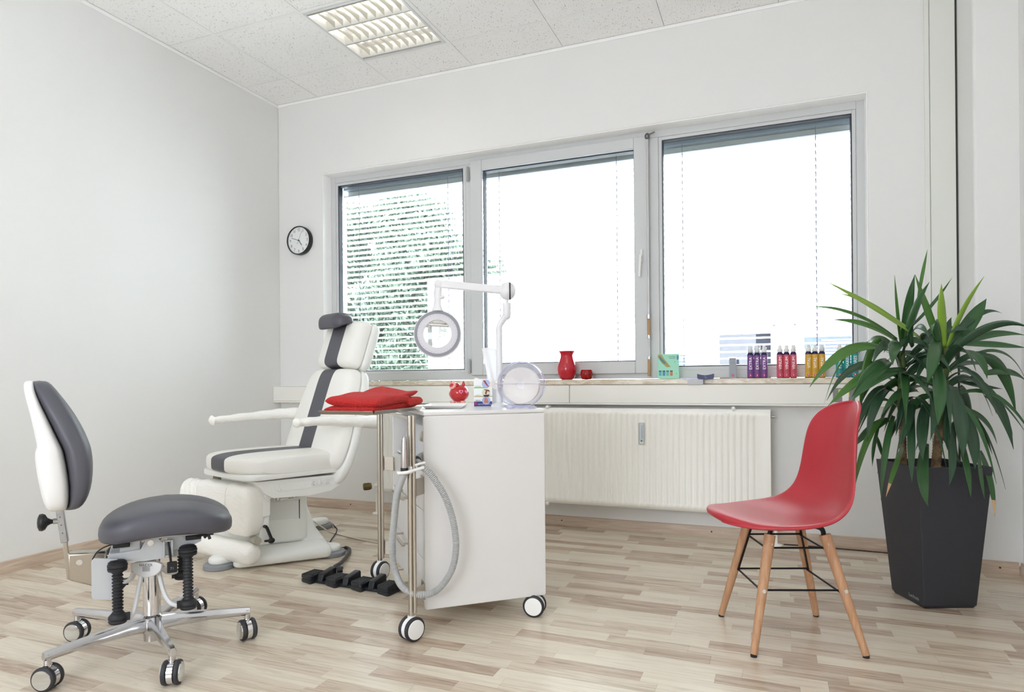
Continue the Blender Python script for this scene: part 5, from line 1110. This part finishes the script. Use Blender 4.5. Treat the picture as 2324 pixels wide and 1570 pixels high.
for sx in (-1, 1):
    for z in (.195, .330):
        m_ = MB(); m_.cyl(lp((sx, -1), z), lp((sx, 1), z), .0035, n=10); obj('cross_wire', m_, black_metal, rc)
m_ = MB(); m_.box(-.06, .05, -.06, .06, .402, .409); obj('mount_plate', m_, black_metal, rc)

# ------------------------------------------------------------------ planter and yucca
po = thing('planter', 'tall tapered charcoal planter in the corner behind the red chair', 'planter', (4.056, -.813, 0), R(23))
m_ = MB(); m_.loft([poly_at(-.098, .098, -.098, .098, .003, 0), poly_at(-.104, .104, -.104, .104, .004, .010), poly_at(-.106, .106, -.106, .106, .004, .012), poly_at(-.146, .146, -.146, .146, .004, .558), poly_at(-.146, .146, -.146, .146, .004, .56), poly_at(-.136, .136, -.136, .136, .003, .56), poly_at(-.132, .132, -.132, .132, .003, .50)], cap=True); obj('pot', m_, planter_m, po, smooth=30)
sg = text('signature', 'Lechuza', .020, mat('signature_grey', (150, 150, 152), .5), po, (-.1075, -.045, .030), Euler((R(94.2), 0, R(-90))), .0002, sx=1.0)
text_z = 0
soil = mat('soil', (74, 58, 46), .95, bump=(70, .8, .01), var=(60, (112, 92, 70), 1))
m_ = MB()
nn = 16; vs = []; rr_ = random.Random(5)
for i in range(nn + 1):
    for j in range(nn + 1): vs.append((-.1325 + .265 * i / nn, -.1325 + .265 * j / nn, .528 + rr_.uniform(-.006, .006)))
m_.add(vs, [(i * (nn + 1) + j, (i + 1) * (nn + 1) + j, (i + 1) * (nn + 1) + j + 1, i * (nn + 1) + j + 1) for i in range(nn) for j in range(nn)]); obj('soil', m_, soil, po)
yu = thing('yucca', 'tall green yucca with two leaf crowns growing in the charcoal planter', 'plant', (4.056, -.813, .535), R(21.88))
PZ = .535
tk_m = mat('yucca_bark', (106, 84, 66), .9, bump=(60, .9, .006), var=(40, (156, 132, 96), 1)); stem_g = mat('stem_green', (78, 96, 44), .6)
def trunk(p0, p1, r0, r1):
    a = Vector(p0); b = Vector(p1); m_ = MB(); n_ = 34; P = [a.lerp(b, i / n_) - Vector((0, 0, PZ)) for i in range(n_ + 1)]; m_.tube(P, [(r0 + (r1 - r0) * i / n_) * (1.07 if i % 2 else .96) for i in range(n_ + 1)], 14); obj('stem', m_, tk_m, yu, smooth=70)
trunk((.015, .0, .52), (.035, 0, .72), .018, .016); trunk((-.085, .05, .52), (-.095, .04, .74), .014, .013)
for p0, p1, r_ in (((.035, 0, .715), (.062, 0, 1.03), .021), ((-.095, .04, .735), (-.095, .035, 1.02), .018)):
    m_ = MB(); a = Vector(p0) - Vector((0, 0, PZ)); b = Vector(p1) - Vector((0, 0, PZ)); m_.tube([a.lerp(b, i / 16) for i in range(17)], [r_ * (1.1 if i % 2 else .9) * (1 - .5 * (i / 16) ** 3) for i in range(17)], 12); obj('leafy_stem', m_, stem_g, yu, smooth=70)
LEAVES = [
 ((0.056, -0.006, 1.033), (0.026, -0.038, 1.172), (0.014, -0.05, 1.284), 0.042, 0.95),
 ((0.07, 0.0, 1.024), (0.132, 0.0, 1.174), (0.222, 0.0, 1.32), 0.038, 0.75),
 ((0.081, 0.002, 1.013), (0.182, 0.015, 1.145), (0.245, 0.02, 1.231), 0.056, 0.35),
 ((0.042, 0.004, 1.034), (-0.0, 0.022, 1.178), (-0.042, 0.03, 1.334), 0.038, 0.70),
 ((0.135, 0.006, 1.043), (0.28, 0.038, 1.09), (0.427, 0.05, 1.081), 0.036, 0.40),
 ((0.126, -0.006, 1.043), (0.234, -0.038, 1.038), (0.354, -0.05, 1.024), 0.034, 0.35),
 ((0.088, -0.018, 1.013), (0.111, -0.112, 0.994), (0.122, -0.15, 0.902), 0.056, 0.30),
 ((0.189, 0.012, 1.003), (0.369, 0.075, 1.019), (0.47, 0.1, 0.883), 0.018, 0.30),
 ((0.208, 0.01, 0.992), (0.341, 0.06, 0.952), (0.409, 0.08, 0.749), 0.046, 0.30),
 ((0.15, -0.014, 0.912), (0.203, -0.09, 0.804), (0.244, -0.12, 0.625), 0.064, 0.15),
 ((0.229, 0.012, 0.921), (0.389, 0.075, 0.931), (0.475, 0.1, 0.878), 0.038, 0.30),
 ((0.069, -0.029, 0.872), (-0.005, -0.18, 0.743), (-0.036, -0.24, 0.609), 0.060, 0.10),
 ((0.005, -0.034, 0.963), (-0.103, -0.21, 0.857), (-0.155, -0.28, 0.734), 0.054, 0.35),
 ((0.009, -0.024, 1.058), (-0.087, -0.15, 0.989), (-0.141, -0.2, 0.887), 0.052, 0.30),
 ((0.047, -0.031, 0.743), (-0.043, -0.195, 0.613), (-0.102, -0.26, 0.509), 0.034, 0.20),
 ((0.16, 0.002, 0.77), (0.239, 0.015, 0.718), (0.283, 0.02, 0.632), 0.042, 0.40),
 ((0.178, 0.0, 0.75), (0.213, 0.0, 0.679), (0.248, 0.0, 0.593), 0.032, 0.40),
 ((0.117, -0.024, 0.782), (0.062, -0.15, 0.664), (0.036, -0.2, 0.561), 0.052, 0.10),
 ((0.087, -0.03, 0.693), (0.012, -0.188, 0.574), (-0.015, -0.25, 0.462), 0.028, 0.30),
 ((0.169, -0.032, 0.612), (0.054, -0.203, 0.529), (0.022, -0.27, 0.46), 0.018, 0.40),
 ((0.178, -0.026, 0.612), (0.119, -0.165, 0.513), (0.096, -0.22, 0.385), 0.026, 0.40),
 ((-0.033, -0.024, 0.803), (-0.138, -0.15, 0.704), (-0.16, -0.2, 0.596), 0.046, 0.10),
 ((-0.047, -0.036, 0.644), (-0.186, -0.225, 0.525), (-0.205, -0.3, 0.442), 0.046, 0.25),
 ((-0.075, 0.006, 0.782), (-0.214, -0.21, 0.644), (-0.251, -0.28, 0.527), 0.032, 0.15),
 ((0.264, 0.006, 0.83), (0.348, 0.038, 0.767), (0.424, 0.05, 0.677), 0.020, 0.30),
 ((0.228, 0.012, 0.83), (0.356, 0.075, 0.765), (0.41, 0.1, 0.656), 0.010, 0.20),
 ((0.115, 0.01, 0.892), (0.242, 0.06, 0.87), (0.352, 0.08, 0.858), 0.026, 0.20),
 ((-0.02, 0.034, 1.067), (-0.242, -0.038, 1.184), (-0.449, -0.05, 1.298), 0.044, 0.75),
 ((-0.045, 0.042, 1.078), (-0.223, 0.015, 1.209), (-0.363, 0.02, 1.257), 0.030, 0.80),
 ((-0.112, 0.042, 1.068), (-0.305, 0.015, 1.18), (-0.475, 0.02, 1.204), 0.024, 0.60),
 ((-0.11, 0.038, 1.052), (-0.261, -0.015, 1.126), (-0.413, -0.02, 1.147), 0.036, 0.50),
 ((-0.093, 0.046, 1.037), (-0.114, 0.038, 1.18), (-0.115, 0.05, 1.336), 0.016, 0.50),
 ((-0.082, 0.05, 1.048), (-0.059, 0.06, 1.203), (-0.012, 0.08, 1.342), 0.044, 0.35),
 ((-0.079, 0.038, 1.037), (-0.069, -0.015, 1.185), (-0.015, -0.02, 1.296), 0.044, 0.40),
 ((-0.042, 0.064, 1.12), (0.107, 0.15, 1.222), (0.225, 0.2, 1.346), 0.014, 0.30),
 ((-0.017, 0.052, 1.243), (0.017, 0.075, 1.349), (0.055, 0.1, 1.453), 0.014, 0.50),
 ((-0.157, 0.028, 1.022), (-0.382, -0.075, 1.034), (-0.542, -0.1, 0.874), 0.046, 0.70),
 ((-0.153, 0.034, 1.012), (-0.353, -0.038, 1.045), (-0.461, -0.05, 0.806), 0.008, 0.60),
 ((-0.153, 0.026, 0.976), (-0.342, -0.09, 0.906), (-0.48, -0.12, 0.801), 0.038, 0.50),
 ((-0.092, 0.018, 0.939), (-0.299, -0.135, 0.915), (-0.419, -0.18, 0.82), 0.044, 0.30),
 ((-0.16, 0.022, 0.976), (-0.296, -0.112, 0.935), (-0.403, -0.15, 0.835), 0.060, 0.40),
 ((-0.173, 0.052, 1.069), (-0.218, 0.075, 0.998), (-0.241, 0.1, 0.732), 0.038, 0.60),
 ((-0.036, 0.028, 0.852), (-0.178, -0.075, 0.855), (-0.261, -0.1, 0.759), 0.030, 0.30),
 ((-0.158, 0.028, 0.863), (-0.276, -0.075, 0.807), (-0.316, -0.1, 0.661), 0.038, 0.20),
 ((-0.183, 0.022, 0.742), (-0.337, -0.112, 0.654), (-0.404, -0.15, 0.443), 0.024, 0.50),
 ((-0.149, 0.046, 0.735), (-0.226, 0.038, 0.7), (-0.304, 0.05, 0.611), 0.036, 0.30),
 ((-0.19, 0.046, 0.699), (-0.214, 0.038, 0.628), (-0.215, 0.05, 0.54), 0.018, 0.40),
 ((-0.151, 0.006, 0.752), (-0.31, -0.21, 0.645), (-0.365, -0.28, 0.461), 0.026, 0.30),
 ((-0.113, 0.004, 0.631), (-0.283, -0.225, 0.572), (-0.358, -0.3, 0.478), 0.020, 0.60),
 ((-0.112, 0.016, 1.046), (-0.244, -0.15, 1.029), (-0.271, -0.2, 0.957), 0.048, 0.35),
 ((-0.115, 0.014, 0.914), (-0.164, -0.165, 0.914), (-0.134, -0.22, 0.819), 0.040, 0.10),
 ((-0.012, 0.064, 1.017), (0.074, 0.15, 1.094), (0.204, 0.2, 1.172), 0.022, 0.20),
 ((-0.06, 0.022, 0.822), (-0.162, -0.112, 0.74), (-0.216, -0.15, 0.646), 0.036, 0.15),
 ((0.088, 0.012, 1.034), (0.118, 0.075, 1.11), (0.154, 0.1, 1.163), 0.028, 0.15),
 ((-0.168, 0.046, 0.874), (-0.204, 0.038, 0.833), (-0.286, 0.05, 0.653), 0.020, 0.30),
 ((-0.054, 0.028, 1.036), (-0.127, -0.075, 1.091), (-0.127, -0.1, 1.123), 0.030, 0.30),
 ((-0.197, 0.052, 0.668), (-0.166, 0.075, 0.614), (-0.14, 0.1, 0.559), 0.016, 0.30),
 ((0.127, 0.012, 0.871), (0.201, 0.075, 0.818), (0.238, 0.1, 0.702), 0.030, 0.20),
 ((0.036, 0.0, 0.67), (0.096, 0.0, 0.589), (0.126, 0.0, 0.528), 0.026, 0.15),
 ((-0.006, 0.024, 1.035), (0.117, 0.15, 1.083), (0.236, 0.2, 1.118), 0.020, 0.20),
 ((-0.013, -0.018, 0.913), (-0.112, -0.112, 0.972), (-0.192, -0.15, 1.0), 0.030, 0.20),
 ((0.081, 0.018, 0.933), (0.218, 0.112, 0.975), (0.35, 0.15, 0.953), 0.026, 0.20),
 ((-0.03, 0.022, 0.812), (-0.094, -0.112, 0.759), (-0.157, -0.15, 0.628), 0.030, 0.10),
 ((-0.018, -0.024, 0.853), (-0.08, -0.15, 0.78), (-0.132, -0.2, 0.67), 0.034, 0.10),
 ((0.066, -0.018, 0.822), (-0.017, -0.112, 0.719), (-0.033, -0.15, 0.627), 0.030, 0.12),
 ((-0.082, 0.034, 0.955), (-0.045, -0.038, 0.993), (0.006, -0.05, 0.972), 0.026, 0.15),
 ((-0.065, 0.028, 0.995), (-0.068, -0.075, 1.041), (-0.065, -0.1, 0.952), 0.030, 0.20),
 ((0.099, 0.0, 0.953), (0.16, 0.0, 0.932), (0.22, 0.0, 0.871), 0.030, 0.15),
 ((-0.117, 0.046, 0.822), (-0.164, 0.038, 0.771), (-0.199, 0.05, 0.668), 0.026, 0.15),
 ((-0.079, 0.04, 0.852), (-0.124, 0.0, 0.773), (-0.145, 0.0, 0.672), 0.026, 0.12),
 ((0.11, -0.012, 0.751), (0.027, -0.075, 0.677), (0.048, -0.1, 0.582), 0.026, 0.15),
]

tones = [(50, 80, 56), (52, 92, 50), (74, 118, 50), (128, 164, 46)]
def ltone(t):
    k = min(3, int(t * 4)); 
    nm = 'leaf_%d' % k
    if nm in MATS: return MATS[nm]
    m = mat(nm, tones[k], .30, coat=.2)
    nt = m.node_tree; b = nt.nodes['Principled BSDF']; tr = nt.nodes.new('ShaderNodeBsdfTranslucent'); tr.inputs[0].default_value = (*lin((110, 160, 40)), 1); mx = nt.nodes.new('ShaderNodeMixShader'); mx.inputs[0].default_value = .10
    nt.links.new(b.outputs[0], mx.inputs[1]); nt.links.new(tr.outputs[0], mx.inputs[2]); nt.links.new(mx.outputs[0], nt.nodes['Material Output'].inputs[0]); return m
tip_m = mat('dry_tip', (196, 160, 120), .7)
def leaf(b, m, t, w_, tone, tip=False):
    b, m, t = Vector(b), Vector(m), Vector(t); n_ = 18; P = []
    m = m + (m - (b + t) / 2) * .55                                   # make the curve pass near m
    for i in range(n_ + 1): s = i / n_; P.append(b * (1 - s) ** 2 + m * 2 * s * (1 - s) + t * s * s)
    mb_ = MB(); rows = []
    view = Vector((.15, -1, .2)).normalized(); dm = (t - b).normalized(); s1 = dm.cross(view).normalized(); s2 = dm.cross(Vector((0, 0, 1))); s2 = s2.normalized() if s2.length > .3 else s1
    side0 = (s1 * .8 + s2 * (.45 if s1.dot(s2) >= 0 else -.45)).normalized()
    if s1.cross(dm).dot(Vector((0, 0, 1))) < 0: side0 = -side0
    for i, p in enumerate(P):
        s = i / n_; d = (P[min(i + 1, n_)] - P[max(i - 1, 0)]).normalized(); side = d.cross(Vector((0, 0, 1)))
        side = (side0 - d * side0.dot(d)).normalized(); nr = side.cross(d).normalized()
        prof = (.34 + .66 * math.sin(PI * min(1, (s + .05) / 1.1) ** .9) ** .8) * (1 - s ** 5) if s < 1 else 0
        hw = w_ / 2 * max(.02, prof); k = .28
        rows.append([tuple(p - side * hw + nr * hw * k - Vector((0, 0, PZ))), tuple(p - side * hw * .5 + nr * hw * k * .35 - Vector((0, 0, PZ))), tuple(p - Vector((0, 0, PZ))), tuple(p + side * hw * .5 + nr * hw * k * .35 - Vector((0, 0, PZ))), tuple(p + side * hw + nr * hw * k - Vector((0, 0, PZ)))])
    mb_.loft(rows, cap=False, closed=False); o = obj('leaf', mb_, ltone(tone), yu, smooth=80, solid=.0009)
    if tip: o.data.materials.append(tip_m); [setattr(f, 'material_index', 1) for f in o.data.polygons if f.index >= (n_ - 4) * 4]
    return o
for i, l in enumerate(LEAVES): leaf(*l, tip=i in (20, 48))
rl_ = random.Random(9)
for c0, zr, nn in (((.045, 0), (.74, 1.02), 22), ((-.095, .04), (.76, 1.0), 16)):
    for k in range(nn):
        a = k * 2.399; q = k / nn; z = zr[0] + (zr[1] - zr[0]) * q; L_ = rl_.uniform(.22, .36); el = -.9 + 1.7 * q + rl_.uniform(-.2, .2)
        if math.sin(a) > .2 and q > .7: L_ *= .7
        b = (c0[0], c0[1], z); m1 = (c0[0] + math.cos(a) * L_ * .5, c0[1] + math.sin(a) * L_ * .5, z + .10 + L_ * .3 * math.sin(el)); t1 = (c0[0] + math.cos(a) * L_ * .9, c0[1] + math.sin(a) * L_ * .9, z + L_ * math.sin(el) - .06)
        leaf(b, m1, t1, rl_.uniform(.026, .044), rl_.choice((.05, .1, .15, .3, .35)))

# ------------------------------------------------------------------ things on the sill
ZS = WZ0
va = thing('vase', 'bulbous glossy red glass vase standing on the window sill', 'vase', (2.252, .012, ZS))
m_ = MB(); pf = [(0, .001), (.034, .0), (.044, .008), (.056, .035), (.0605, .06), (.058, .085), (.048, .115), (.040, .138), (.0385, .150), (.042, .163), (.050, .174), (.053, .178), (.0515, .179), (.040, .163), (.0365, .150), (.038, .138), (.046, .115), (.056, .085), (.0585, .06), (.054, .035), (.040, .010), (0, .008)]; m_.lathe(pf, (0, 0, 0), n=44, cap=False); obj('body', m_, mat('red_glass', (214, 22, 48), .08, trans=.25, coat=.5), va, smooth=80)
cd = thing('candle_holder', 'small red glass tealight holder to the right of the vase', 'candle holder', (2.380, .006, ZS))
m_ = MB(); m_.lathe([(0, 0), (.028, .001), (.036, .012), (.039, .030), (.037, .048), (.031, .060), (.029, .060), (.034, .045), (.036, .030), (.033, .014), (0, .006)], (0, 0, 0), n=32, cap=False); obj('glass', m_, mat('red_mosaic', (206, 24, 22), .12, trans=.3, var=(90, (120, 8, 10), 1)), cd, smooth=60)
m_ = MB(); m_.cyl((0, 0, .008), (0, 0, .022), .018, n=20); obj('tealight', m_, mat('wax', (240, 230, 210), .6), cd)
# mint display card
gc = thing('display_card', 'mint green counter card with an arm picture and small bottles printed', 'display', (2.879, -.010, ZS))
m_ = MB(); m_.box(-.060, .064, -.004, .0, .001, .146); cdm = obj('card', m_, mat('mint_card', (160, 222, 196), .5), gc, bevel=.0008); m_ = MB(); m_.box(-.05, .064, -.001, .045, 0, .006); m_.bar((0, .002, .10), (0, .045, .003), .05, .002); obj('stand', m_, MATS['mint_card'], gc)
m_ = MB(); m_.prism_y([(-.055, .144), (-.034, .144), (-.022, .118), (.012, .076), (.018, .072), (-.006, .068), (-.032, .090), (-.058, .128)], -.0052, -.0042); ar = obj('arm_print', m_, mat('arm_olive', (172, 158, 104), .6), cdm)
m_ = MB(); m_.prism_y([(-.052, .132), (-.044, .134), (-.012, .094), (-.018, .088), (-.040, .104)], -.0060, -.0053); obj('sleeve_print', m_, mat('sleeve_print', (92, 130, 140), .6), ar)
for k, cc in enumerate(((110, 170, 190), (96, 150, 180), (120, 186, 190), (200, 130, 84))):
    m_ = MB(); x = -.052 + k * .0215; m_.box(x, x + .015, -.0052, -.0042, .018, .048); bt_ = obj('bottle_print', m_, mat('bp_%d' % k, cc, .6), cdm); m_ = MB(); m_.box(x + .001, x + .006, -.0060, -.0053, .042, .049); m_.box(x + .009, x + .014, -.0060, -.0053, .042, .049); obj('cap_print', m_, mat('navy_print', (34, 50, 74), .6), bt_)
text('caption', 'hautpflege', .009, mat('teal_print', (84, 150, 136), .6), cdm, (.026, -.0045, .131), (R(90), 0, 0), .0003); text('caption', 'ohne fett', .009, MATS['teal_print'], cdm, (.026, -.0045, .121), (R(90), 0, 0), .0003)
text('caption', '4', .012, MATS['teal_print'], cdm, (.040, -.0045, .099), (R(90), 0, 0), .0003); text('caption', '4', .012, MATS['teal_print'], cdm, (.048, -.0045, .030), (R(90), 0, 0), .0003)
m_ = MB(); m_.box(.052, .063, -.0052, -.0042, .112, .136); obj('blue_tab', m_, mat('tab_blue', (92, 150, 178), .6), cdm)
# business card stacks
bc = thing('card_stack', 'low stack of pale cards on the ledge in front of the sill', 'card stack', (3.040, -.0625, .8768), R(3))
for k in range(13): o = obj('card', MB().box(-.043, .043, -.026, .026, k * .0021, k * .0021 + .0018), mat('card_pale', (214, 214, 220), .5), bc, smooth=0); o.location.x = .0006 * ((k * 7) % 5)
bc2 = thing('card_stack', 'stack of curved dark blue cards lying on the pale cards', 'card stack', (3.096, -.045, .8768 + .0275), R(-2))
for k in range(12):
    m_ = MB(); rows = []
    for i in range(9): x = -.044 + .088 * i / 8; rows.append([(x, y, k * .0021 + .0075 * (x / .044) ** 2 + z) for y, z in ((-.026, 0), (.026, 0), (.026, .0017), (-.026, .0017))])
    m_.loft(rows); obj('card', m_, mat('card_blue', (70, 74, 116), .4), bc2)
tu = thing('cream_box', 'slim grey cream carton with a pink emblem left of the violet bottles', 'box', (3.242, -.018, ZS))
m_ = MB(); m_.box(-.0185, .0185, -.014, .014, 0, .112); obj('carton', m_, mat('carton_grey', (150, 156, 164), .4), tu, bevel=.001); m_ = MB(); m_.box(-.0175, .0175, -.013, .013, .1125, .124); obj('cap', m_, mat('silver_cap', (170, 172, 172), .3, .7), tu, bevel=.001)
m_ = MB(); m_.lathe([(.0068, 0), (.0068, .0006)], (.001, -.0142, .018), (0, -1, 0), 20); em = obj('emblem', m_, mat('emblem_pink', (206, 40, 110)), tu); text('print', '+', .012, ink_white, em, (.001, -.0150, .018), (R(90), 0, 0), .0002); text('print', 'creme', .007, mat('grey_dark_print', (90, 96, 104), .6), tu, (0, -.0145, .088), (R(90), 0, 0), .0002)
# foam spray bottles
navy = mat('navy_can', (44, 36, 84), .3, .3)
def can(word, col, x, y, label, grp, clear):
    t = thing('foam_bottle', label, 'spray bottle', (x, y, ZS), 0, grp)
    m_ = MB(); m_.lathe([(.0165, 0), (.0172, .002), (.0172, .128), (.0165, .134), (.013, .140), (.0115, .1425)], (0, 0, 0), n=30); obj('can', m_, navy, t, smooth=40)
    m_ = MB(); pts = []
    m_.lathe([(.0175, .004), (.0175, .1275)], (0, 0, 0), n=30, cap=False); obj('label', m_, mat('label_' + word, col, .4), t, smooth=60)
    text('word', word, .0200, ink_white, t, (.002, -.0179, .082), Euler((R(90), R(-90), 0)), .0004, sx=1.0).scale = (1.12 if len(word) == 5 else 1.3, 1.05, 1)
    m_ = MB(); m_.box(-.0052, .0062, -.0184, -.0172, .009, .0215); em = obj('emblem', m_, mat('emblem_red', (196, 24, 70), .5), t); text('emblem_mark', '9', .010, ink_white, em, (.0005, -.0187, .0150), (R(90), 0, 0), .0002, bold=.0003)
    m_ = MB()
    for k in range(4): m_.box(-.010, .010, -.0182, -.0165, .030 + k * .0055, .031 + k * .0055)
    o = obj('small_print', m_, mat('lines_' + word, tuple(int(c * .65) for c in col), .6), t, smooth=0); o['kind'] = 'stuff'
    m_ = MB(); m_.lathe([(.0120, .143), (.0145, .147), (.0140, .157), (.0095, .162), (.0088, .175), (.0075, .180), (0, .181)], (0, 0, 0), n=24); m_.bar((0, 0, .170), (.013, -.004, .166), .007, .006); obj('pump_head', m_, mat('pump_white', (232, 232, 230), .4), t, smooth=50)
    if clear: m_ = MB(); m_.lathe([(.0160, .1425), (.0160, .186), (.0150, .188), (0, .188)], (0, 0, 0), n=24, cap=False); obj('clear_cap', m_, clear_m, t, solid=.0006)
defs = [('EXTRA', (128, 82, 148), (3.3365, 3.372, 3.4085), 'violet', 'violet foam bottles on the sill'), ('VINUM', (208, 88, 108), (3.490, 3.5235, 3.5585), 'pink', 'pink foam bottles on the sill'), ('VITAL', (214, 168, 66), (3.634, 3.666, 3.7005), 'yellow', 'yellow foam bottles on the sill'), ('MARES', (42, 148, 146), (3.7855, 3.822, 3.8585), 'teal', 'teal foam bottles on the sill')]
side_w = {'violet': ('left one of the violet trio, beside the grey carton', 'middle one of the violet trio', 'right one of the violet trio, nearest the pink trio'),
          'pink': ('left one of the pink trio, nearest the violet trio', 'middle one of the pink trio', 'right one of the pink trio, nearest the yellow trio'),
          'yellow': ('left one of the yellow trio, nearest the pink trio', 'middle one of the yellow trio', 'right one of the yellow trio, behind the leaf tip'),
          'teal': ('left one of the teal trio behind the yucca leaves', 'middle one of the teal trio', 'right one of the teal trio, next to the window reveal')}
for word, col, xs_, cn, grp in defs:
    for i, x in enumerate(xs_): can(word, col, x, -.017, '%s foam spray bottle, %s' % (cn, side_w[cn][i]), grp, (cn, i) in (('violet', 0), ('violet', 1), ('teal', 2), ('yellow', 2)))
